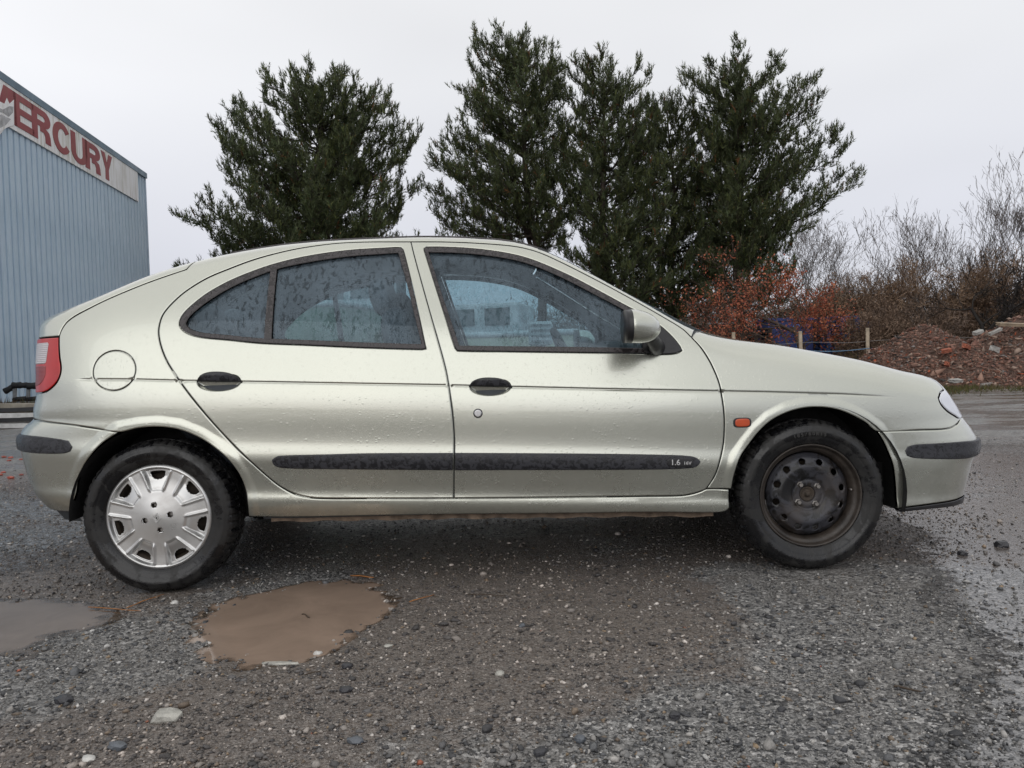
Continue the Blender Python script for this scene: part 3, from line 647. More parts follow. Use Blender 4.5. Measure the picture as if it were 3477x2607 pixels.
# one short yellow-painted stake on the rubble
st = at(2.0*0+3152, 1108, 22.5); m = MB(); m.box((0, 0, .75), (.09, .09, 1.5)); o = m.build('stake', simple('yellow_stake', (.45, .30, .06), .7, var=.3, scale=8)); o.location = (st[0], 22.5, 0); tag(o, 'short yellow stake standing behind the rubble heap', 'stake')

# rubble mounds: earth bodies with loose chips
def rubble_mat():
    t = NT('red_brown_rubble'); v = t.coord(); n = t.noise(v, 14, 8, .75)
    c = t.ramp(n, [(.25, (.040, .026, .020)), (.5, (.16, .092, .068)), (.7, (.25, .15, .112)), (.85, (.26, .18, .14))])
    c = t.mix(t.ramp(t.noise(v, 1.2, 3), [(.4, 0.0), (.65, .6)]), c, t.mix(.5, c, (.15, .12, .10)))
    t.inp('Base Color', c); t.inp('Roughness', .85); t.inp('Normal', t.bump(t.math('ADD', n, t.voronoi(v, 30).outputs['Distance']), 1.0, .06)); return t.m
M_RUB = rubble_mat(); M_CHIP = attr_mat('rubble_chips', .8, .3)
def mound(label, c, rx, ry, H, seed, nchip):
    rng = np.random.default_rng(seed); root = empty('rubble_heap', (c[0], c[1], 0)); tag(root, label, 'rubble', 'heaps of red brown rubble')
    n = 70; g = np.linspace(-1.15, 1.15, n); X, Y = np.meshgrid(g, g, indexing='ij')
    def hgt(x, y):
        r = np.hypot(x, y) + .16*fbm(x*3+seed, y*3, 1.2, 3)
        h = H*np.clip(1-r**1.25, -.1, 1)**.92 if False else H*np.maximum(1-np.maximum(r, 0)**1.3, -.06)
        return h + .22*fbm(x*rx+seed, y*ry, 1.6, 4) + .08*fbm(x*rx, y*ry+seed, 6, 2)
    Z = hgt(X, Y); i = np.arange(n*n).reshape(n, n); q = np.stack([i[:-1, :-1], i[1:, :-1], i[1:, 1:], i[:-1, 1:]], -1).reshape(-1, 4)
    mesh_obj('heap', np.stack([X*rx, Y*ry, Z], -1).reshape(-1, 3), q, M_RUB, root)
    x, y = rng.uniform(-1, 1, nchip), rng.uniform(-1, .7, nchip); k = np.hypot(x, y) < 1.02; x, y = x[k], y[k]; m_ = len(x)
    P = np.stack([x*rx, y*ry, hgt(x, y)+.01], -1); s = rng.lognormal(math.log(.0185), .55, (m_, 1))
    d1, d2 = unit(rng.normal(size=(m_, 3))*np.array([1, 1, .5])), unit(rng.normal(size=(m_, 3))); d2 = unit(np.cross(d1, d2)); d3 = np.cross(d1, d2)
    a, b, cc = d1*s*rng.uniform(.8, 2.4, (m_, 1)), d2*s*rng.uniform(.4, .9, (m_, 1)), d3*s*rng.uniform(.2, .6, (m_, 1))
    V = np.stack([P-a, P+a, P-b, P+b, P-cc, P+cc], 1); V = (V + rng.normal(0, .22, V.shape)*s[:, None]).reshape(-1, 3)
    b0 = np.arange(m_)[:, None]*6; F = np.concatenate([b0+np.array(f) for f in ((0, 2, 4), (2, 1, 4), (1, 3, 4), (3, 0, 4), (2, 0, 5), (1, 2, 5), (3, 1, 5), (0, 3, 5))])
    pal = np.array([(.24, .128, .094), (.20, .105, .08), (.27, .165, .125), (.13, .08, .063), (.34, .25, .20), (.05, .045, .042), (.22, .20, .19), (.33, .09, .045)]); w = np.array([.22, .2, .16, .16, .09, .08, .05, .04])
    ch = rng.choice(len(pal), m_, p=w/w.sum()); o = mesh_obj('chips', V, F, M_CHIP, root, cols=np.repeat(pal[ch]*rng.uniform(.7, 1.3, (m_, 1)), 6, 0), smooth=False); o['kind'] = 'stuff'
    return root, hgt
M1, h1 = mound('left lower heap of red brown rubble beyond the bonnet', (9.95, 19.2), 2.0, 2.3, 1.42, 4, 14000)
M2, h2 = mound('right larger heap of red brown rubble at the picture edge', (12.9, 19.8), 3.0, 2.9, 1.62, 9, 18000)
M_CHUNK = [simple('broken_concrete', (.34, .33, .31), .85, var=.3, scale=9, bump=.5), simple('old_board', (.26, .20, .14), .8, var=.35, scale=6), simple('orange_brick', (.30, .095, .055), .85, var=.45, scale=25, bump=.6)]
for (sx, sy, Y, d, rz, ry, mi, lab) in ((3320, 1128, 18.9, (.24, .13, .07), .4, -.3, 0, 'pale concrete slab piece on the saddle of the rubble'), (3380, 1125, 18.8, (.28, .11, .06), -.3, -.45, 0, 'grey slab leaning on the right rubble heap'), (3440, 1102, 19.0, (.75, .2, .07), .1, .06, 1, 'weathered board on top of the right rubble heap'),
        (3282, 1178, 18.0, (.21, .11, .09), .7, .3, 2, 'orange brick in the middle of the left rubble heap'), (3213, 1190, 17.9, (.20, .11, .08), .2, -.2, 2, 'orange brick on the lower left rubble slope'), (3215, 1236, 17.4, (.20, .10, .08), 1.0, .2, 2, 'orange brick near the foot of the left rubble heap'), (3378, 1185, 17.9, (.17, .13, .12), .3, .4, 0, 'pale broken block on the right rubble slope'), (3245, 1292, 16.3, (.3, .14, .06), .5, .0, 0, 'dark flat stone at the foot of the rubble')):
    p = at(sx, sy, Y); m = MB(); nn = 4; rg = np.random.default_rng(int(sx)); jit = rg.normal(0, .10, (nn, nn, nn, 3))
    for ax in range(3):
        for sgn in (0, nn-1):
            for i_ in range(nn-1):
                for j_ in range(nn-1):
                    qd = []
                    for a_, b_ in ((i_, j_), (i_+1, j_), (i_+1, j_+1), (i_, j_+1)):
                        id_ = [a_, b_]; id_.insert(ax, sgn); g3 = np.array(id_)/(nn-1)-.5; qd.append((g3 + jit[tuple(id_)]*.45*(1 if mi != 1 else .25))*np.array(d))
                    m.add(qd, [(0, 1, 2, 3)])
    o = m.build('brick' if mi == 2 else 'board' if mi == 1 else 'concrete_lump', M_CHUNK[mi]); o.location = tuple(p); o.rotation_euler = (.2, ry, rz); tag(o, lab, 'brick' if mi == 2 else 'board' if mi == 1 else 'rubble')

# yard goods behind the fence: stacked pallets, a blue crate, parked trailers
M_PAL = {'brown': simple('old_pallet_wood', (.055, .040, .032), .9, var=.4, scale=6), 'blue': simple('blue_pallet_paint', (.03, .07, .20), .7, var=.4, scale=6)}
def pallet_stack(label, x, y, n, kind, rz=0.0):
    root = empty('pallet_stack', (x, y, 0), rz); tag(root, label, 'pallets', 'pallets stacked behind the fence')
    m = MB()
    for i in range(7): m.box((-.5+i*1.0/6, 0, .13), (.10, 1.0, .02))
    for yy in (-.45, 0, .45): m.box((0, yy, .11), (1.1, .09, .02)); [m.box((xx, yy, .06), (.12, .09, .08)) for xx in (-.49, 0, .49)]; m.box((0, yy, .01), (1.1, .09, .02))
    first = m.build('pallet', M_PAL[kind], root)
    for i in range(1, n):
        c = first.copy(); COL.objects.link(c); c.parent = root; c.location = (random.uniform(-.03, .03), random.uniform(-.03, .03), .145*i); c.rotation_euler = (0, 0, random.uniform(-.03, .03))
pallet_stack('brown pallet stack nearest the screen pillar', 7.0, 26.5, 13, 'brown', .1)
pallet_stack('brown pallet stack left of the blue crate', 8.1, 26.8, 12, 'brown', -.05)
pallet_stack('tall stack of blue pallets behind the middle fence post', 10.85, 26.5, 14, 'blue', .05)
pallet_stack('second blue pallet stack standing to the right', 11.95, 27.0, 13, 'blue', -.08)
pallet_stack('brown pallet stack behind the third fence post', 12.6, 25.2, 11, 'brown', .2)
CR = empty('blue_crate', (9.35, 27.2, 0)); tag(CR, 'dark blue steel crate between the pallet stacks', 'crate')
M_BLUEC = simple('blue_crate_paint', (.028, .045, .17), .5, var=.3, scale=4); M_LBLUE = simple('light_blue_paint', (.06, .20, .62), .6, var=.2)
m = MB(); m.box((0, 0, 1.0), (1.5, 1.2, 1.9)); m.build('box', M_BLUEC, CR)
m = MB(); m.box((0, 0, 2.0), (1.62, 1.3, .10)); m.build('lid', M_BLUEC, CR)
m = MB(); q = np.linspace(.6, 5.9, 14); m.tube([(.22+.17*math.cos(a), -.612, 1.62+.17*math.sin(a)) for a in q], .035, 6); m.build('painted_ring', M_LBLUE, CR)
m = MB(); m.box((.22, -.612, 1.15), (.10, .03, .36)); m.build('painted_bar', M_LBLUE, CR)
M_WHITEV = simple('dirty_white_panel', (.55, .56, .58), .5, var=.2, scale=2); M_GREYV = simple('grey_panel', (.25, .26, .28), .5, var=.2, scale=2)
def lorry(label, x, y, L, H, rz, mats, name='box_trailer'):
    root = empty(name, (x, y, 0), rz); tag(root, label, 'trailer', 'trailers parked beyond the bushes')
    m = MB(); m.box((0, 0, H/2+.45), (L, 2.3, H-.9)); bevel(m.build('body', mats[0], root), .06)
    m = MB(); m.box((0, 0, .75), (L*.98, 2.0, .18)); m.build('chassis', M_GREYV, root)
    for xx in (-L*.3, L*.05, L*.3):
        m = MB(); m.lathe([(.0, -1.16), (.2, -1.16), (.42, -1.14), (.45, -1.05), (.45, -.85), (.2, -.85)], 20, 'y', center=(xx, 0, .45)); m.build('wheel', M_RUBBER, root, smooth=True)
    return root
lorry('white box trailer seen through the brown bushes', 17.0, 41, 6.0, 3.0, .05, [M_WHITEV]); lorry('pale trailer behind the russet tree', 8.0, 40, 6.5, 2.9, -.05, [M_WHITEV]); lorry('low white trailer seen below the forked bare tree', 13.2, 40.5, 4.5, 2.6, 0, [M_WHITEV])
BN = lorry('white trailer with blue and yellow striped top behind the rubble', 21.6, 34.0, 4.4, 2.9, .12, [M_WHITEV], 'striped_trailer')
for nm, z, h, mt in (('blue_band', 2.62, .62, simple('blue_canvas', (.045, .05, .30), .6, var=.2)), ('yellow_band', 2.27, .10, simple('yellow_canvas', (.60, .42, .04), .6, var=.2)), ('green_band', 2.0, .38, simple('green_canvas', (.02, .12, .07), .6, var=.3))):
    m = MB(); m.box((0, 0, z), (4.46, 2.36, h)); m.build(nm, mt, BN)

# undergrowth at the fence and the trailer: dead stalks and gorse
def undergrowth(name, label, spots, cols, h, n, seed):
    rng = np.random.default_rng(seed); P, D, L, C = [], [], [], []
    for (x, y, r, hh) in spots:
        k = int(n*r); q = np.stack([x+rng.normal(0, r*.45, k), y+rng.normal(0, .35, k), rng.uniform(0, hh*.55, k)], -1)
        P.append(q); D.append(unit(rng.normal(0, .45, (k, 3))+np.array([0, 0, 1.0]))); L.append(rng.uniform(.3, 1.0, k)*h*hh); C.append(np.array(cols)[rng.integers(0, len(cols), k)]*rng.uniform(.6, 1.3, (k, 1)))
    P, D, L, C = map(np.concatenate, (P, D, L, C)); V, F = ribbons(P, D, L, np.full(len(L), .016), rng)
    o = mesh_obj(name, V, F, M_LEAF, cols=np.repeat(C, 3, 0), smooth=False); tag(o, label, kind='stuff'); return o
sp = [(x, 20.6+random.uniform(0, 2.5), random.uniform(.5, 1.1), random.uniform(.5, 1.25)) for x in np.linspace(4.2, 15.5, 34)]
undergrowth('gorse', 'olive and brown undergrowth along the rope fence', sp, [(.085, .075, .028), (.11, .07, .04), (.06, .058, .025), (.14, .085, .045)], .5, 420, 3)
undergrowth('weeds', 'dead brown weeds under the trailer by the shed', [(x, 15.7+random.uniform(-.3, .5), .6, .5) for x in np.linspace(-12, -8.2, 9)], [(.15, .085, .045), (.10, .065, .035), (.07, .085, .03)], .5, 700, 5)
undergrowth('grass_verge', 'thin mossy grass at the foot of the rubble', [(x, 15.3+random.uniform(-.5, .9), .7, .14) for x in np.linspace(7.0, 16, 20)], [(.10, .10, .03), (.075, .085, .028), (.14, .10, .05)], .9, 520, 6)
# far wood closing the horizon
rng = np.random.default_rng(8); P = []
for i in range(230):
    x = rng.uniform(-62, 62); y = rng.uniform(48, 62); hh = rng.uniform(3.0, 5.2); k = 480
    P.append(np.stack([x+rng.normal(0, 1.1, k), y+rng.normal(0, .8, k), hh*rng.random(k)**.8], -1))
P = np.concatenate(P); D = unit(rng.normal(0, .7, P.shape)+np.array([0, 0, .8])); V, F = ribbons(P, D, rng.uniform(.2, .6, len(P)), np.full(len(P), .05), rng)
o = mesh_obj('far_wood', V, F, M_TWIG, cols=np.repeat(np.array([(.07, .06, .05), (.05, .055, .035), (.085, .07, .055)])[rng.integers(0, 3, len(P))], 3, 0), smooth=False); tag(o, 'distant brown winter wood closing the horizon', kind='stuff')

# boats laid up behind the car, seen through its windows
def hull(root, L, B, H, keel, mat, z0):
    ns, nk = 22, 14; V = []
    for i in range(ns):
        f = i/(ns-1); half = B/2*(1-max(0, (f-.45)/.55)**2.2)*(.92+.08*min(1, f/.3)); sheer = H*(1+.22*max(0, f-.4)**1.5*2)
        for j in range(nk):
            a = -math.pi/2 + math.pi*j/(nk-1); s, c = math.sin(a), math.cos(a)
            V.append((-L/2+L*f + .15*L*(1-c)*max(0, f-.8)*0, half*np.sign(s)*abs(s)**.6, z0+sheer - (sheer-keel*max(0, f-.6))*max(c, 0.0)**.7))
    F = [(i*nk+j, (i+1)*nk+j, (i+1)*nk+j+1, i*nk+j+1) for i in range(ns-1) for j in range(nk-1)] + [tuple(range(nk))]
    mesh_obj('hull', V, F, mat, root)
    m = MB()
    for s in (0, nk-1): m.tube([V[i*nk+s] for i in range(ns)], .05, 8)
    m.tube([V[j] for j in (0, nk-1)], .05, 8); m.build('gunwale', M_WHITEV, root, smooth=True)
    dk = MB(); dk.add([V[i*nk] for i in range(ns)] + [V[i*nk+nk-1] for i in range(ns)], [(i, i+1, ns+i+1, ns+i) for i in range(ns-1)]); d_ = dk.build('deck', M_WHITEV, root); d_.location.z = -.03
M_HULL = simple('pale_green_hull', (.23, .31, .25), .35, var=.12, scale=2); M_CREAM = simple('cream_gelcoat', (.60, .58, .46), .35, var=.12, scale=2); M_DARKGL = simple('dark_cabin_glass', (.05, .08, .09), .1, var=.2)
bc = at(1150, 1150, 14.5)
BOAT = empty('fishing_boat', (bc[0], 15.8, 0), R(78)); tag(BOAT, 'pale green hulled boat with white cabin seen through the rear door window', 'boat')
hull(BOAT, 6.0, 2.35, 1.25, .3, M_HULL, .62)
m = MB(); m.box((.6, 0, 2.32), (1.6, 1.35, 1.05)); bevel(m.build('cabin', M_WHITEV, BOAT), .06)
for yy in (-.34, .34): m = MB(); m.box((-.215, yy, 2.42), (.03, .52, .48)); m.build('window', M_DARKGL, BOAT)
for xx in (.3, 1.0):
    for s in (-1, 1): m = MB(); m.box((xx, s*.685, 2.45), (.5, .03, .42)); m.build('window', M_DARKGL, BOAT)
for xx in (-1.6, 0, 1.7): m = MB(); m.box((xx, 0, .34), (.2, 1.7, .68)); m.build('cradle', M_PAL['brown'], BOAT)
b2 = at(1600, 1100, 13.0)
BOAT2 = empty('small_boat', (b2[0]+.1, 13.6, 0), R(164)); tag(BOAT2, 'cream boat with low cabin seen through the front door window', 'boat')
hull(BOAT2, 3.6, 1.6, .8, .2, M_CREAM, .5)
m = MB(); m.box((-.2, 0, 1.55), (1.3, 1.1, .55)); bevel(m.build('cabin', M_WHITEV, BOAT2), .05)
for xx in (-.5, .1):
    for s in (-1, 1): m = MB(); m.box((xx, s*.56, 1.6), (.42, .02, .28)); m.build('window', M_DARKGL, BOAT2)
for xx in (-.9, .8): m = MB(); m.box((xx, 0, .3), (.15, 1.2, .6)); m.build('cradle', M_PAL['brown'], BOAT2)
e2 = at(1835, 1145, 11.5); ENG = empty('outboard_engine', (e2[0], 11.5, 0)); tag(ENG, 'white louvred outboard engine on a stand seen through the front door window', 'engine')
m = MB(); m.box((0, 0, e2[2]+.05), (.34, .5, .34)); bevel(m.build('cowl', M_WHITEV, ENG), .05)
for k in range(4): m = MB(); m.box((0, -.255, e2[2]-.06+.075*k), (.28, .02, .03)); m.build('louvre', M_GREYV, ENG)
m = MB(); m.box((0, .0, (e2[2]-.1)/2), (.14, .2, e2[2]-.1)); m.build('leg', M_GREYV, ENG)
m = MB(); m.box((0, 0, .04), (.7, .7, .08)); m.build('stand', M_PAL['brown'], ENG)
# ================================================================== CAR: body surface
# one smooth surface P(a, v): a runs round the plan outline from tail to nose, v climbs the section (metres)
# ---- splines ----
def pchip(xs,ys):
    xs=np.asarray(xs,float); ys=np.asarray(ys,float)
    h=np.diff(xs); d=np.diff(ys)/h
    m=np.zeros_like(ys)
    for i in range(1,len(xs)-1):
        if d[i-1]*d[i]>0:
            w1=2*h[i]+h[i-1]; w2=h[i]+2*h[i-1]
            m[i]=(w1+w2)/(w1/d[i-1]+w2/d[i])
    m[0]=d[0]; m[-1]=d[-1]
    def f(x):
        x=np.clip(np.asarray(x,float),xs[0],xs[-1])
        i=np.clip(np.searchsorted(xs,x,side='right')-1,0,len(xs)-2)
        t=(x-xs[i])/h[i]
        return ((2*t**3-3*t**2+1)*ys[i]+(t**3-2*t**2+t)*h[i]*m[i]+(-2*t**3+3*t**2)*ys[i+1]+(t**3-t**2)*h[i]*m[i+1])
    return f
def nspline(xs,ys):  # natural cubic spline
    xs=np.asarray(xs,float); ys=np.asarray(ys,float); n=len(xs); h=np.diff(xs)
    A=np.zeros((n,n)); b=np.zeros(n); A[0,0]=A[-1,-1]=1
    for i in range(1,n-1):
        A[i,i-1]=h[i-1]; A[i,i]=2*(h[i-1]+h[i]); A[i,i+1]=h[i]
        b[i]=6*((ys[i+1]-ys[i])/h[i]-(ys[i]-ys[i-1])/h[i-1])
    M=np.linalg.solve(A,b)
    def f(x):
        x=np.clip(np.asarray(x,float),xs[0],xs[-1])
        i=np.clip(np.searchsorted(xs,x,side='right')-1,0,n-2)
        t1=xs[i+1]-x; t0=x-xs[i]
        return (M[i]*t1**3+M[i+1]*t0**3)/(6*h[i])+(ys[i]/h[i]-M[i]*h[i]/6)*t1+(ys[i+1]/h[i]-M[i+1]*h[i]/6)*t0
    return f
# ---- plan curve (x, halfwidth) ----
PLAN=[(-2.05,0),(-2.045,.2),(-2.028,.40),(-1.985,.58),(-1.90,.705),(-1.77,.782),(-1.58,.822),(-1.29,.840),(-.9,.847),(0,.849),(.9,.844),(1.29,.834),(1.57,.814),(1.80,.775),(1.97,.700),(2.075,.57),(2.12,.40),(2.14,.2),(2.145,0)]
_pl=np.array(PLAN)
_s=np.concatenate([[0],np.cumsum(np.hypot(*np.diff(_pl,axis=0).T))])
_s-=_s[9]
_fx,_fy=nspline(_s,_pl[:,0]),nspline(_s,_pl[:,1])
A0,A1=_s[0],_s[-1]
_ag=np.linspace(A0,A1,2001); _px,_py=_fx(_ag),_fy(_ag)
_tx=np.gradient(_px,_ag); _ty=np.gradient(_py,_ag); _tl=np.hypot(_tx,_ty); _tx/=_tl; _ty/=_tl
def plan(a):
    return np.interp(a,_ag,_px),np.interp(a,_ag,_py),np.interp(a,_ag,-_ty),np.interp(a,_ag,_tx)  # x,w,nx,ny(outward)
# ---- section insets ----
GM=nspline([.15,.20,.24,.27,.30,.325,.34,.36,.40,.445,.475,.505,.53,.55,.575,.60,.63,.66,.69,.72,.745,.77,.80,.85,.90,.95,1.02,1.09,1.17,1.25,1.33,1.42],
 [.125,.085,.053,.034,.024,.0225,.0245,.0245,.0195,.0125,.0085,.0095,.0128,.0143,.0148,.0145,.0140,.0142,.0153,.0178,.0214,.0265,.0355,.0505,.0655,.082,.110,.143,.186,.233,.285,.347])
GF_Z=[.13,.19,.25,.325,.39,.44,.475,.515,.55,.575,.61,.66,.69,.76,.85,1.0,1.5]
GF_I=[0.0713, 0.0463, 0.0302, 0.0107, -0.0064, -0.0301, -0.0297, -0.0093, 0.0167, 0.0374, 0.058, 0.0884, 0.0991, 0.1, 0.17, 0.3, 0.7]
GR_Z=[.2,.295,.33,.395,.445,.5,.555,.60,.63,.66,.69,.72,.79,.85,.92,1.0,1.07,1.15,1.5]
GR_I=[0.2507, 0.1907, 0.1607, 0.0994, 0.0767, 0.0625, 0.0526, 0.046, 0.0538, 0.0781, 0.1241, 0.1263, 0.1509, 0.1485, 0.1373, 0.1364, 0.1363, 0.15, 0.35]
ZT_A=[-2.9,-2.45,-2.2,-2.0,-1.8,-1.6,-1.4,-1.2,-1.0,-.8,-.6,-.4,-.2,0,.2,.4,.6,.75,.85,1.0,1.2,1.4,1.6,1.8,2.0,2.2,2.45,2.95]
ZT_Z=[1.0755, 1.0805, 1.0905, 1.1055, 1.1259, 1.1798, 1.2617, 1.325, 1.3678, 1.3947, 1.4065, 1.4119, 1.4117, 1.399, 1.3639, 1.2636, 1.1373, 1.0428, 0.9836, 0.9362, 0.9056, 0.8673, 0.8255, 0.7775, 0.7491, 0.7078, 0.6678, 0.6278]
RT=pchip([-3,-2.2,-1.8,-1.2,-.6,0,.6,.8,1.1,1.6,2.1,3],[.03,.04,.06,.06,.05,.05,.05,.07,.10,.11,.10,.06])
class Surf:
    def __init__(s,zt=None,gf=None,gr=None):
        s.GF=pchip(GF_Z,GF_I if gf is None else gf); s.GR=pchip(GR_Z,GR_I if gr is None else gr)
        s.zt=np.array(ZT_Z if zt is None else zt,float); s.fz=nspline(ZT_A,s.zt)
    def top(s,a): return s.fz(a)
    def vmax(s,a): R=RT(a); return s.top(a)-R+R*math.pi/2
    def P(s,a,v,off=0):
        a=np.asarray(a,float); v=np.asarray(v,float)
        R=RT(a); zt=s.top(a); vt=zt-R
        ph=np.clip((v-vt)/R,0,math.pi/2+.6)
        z=np.where(v<=vt,v,vt+R*np.sin(ph)); ri=np.where(v<=vt,0,R*1.0*(1-np.cos(ph)))
        x,w,nx,ny=plan(a)
        wf=np.clip(nx,0,1); wr=np.clip(-nx,0,1); 
        wf=wf**1.2; wr=wr**1.2
        ins=GM(z+.045*np.clip(a,-1.7,1.8))*(1-wf-wr)+s.GF(z)*wf+s.GR(z)*wr+ri-off
        return np.stack([x-nx*ins, -(w-ny*ins), z],-1)
SF = Surf()
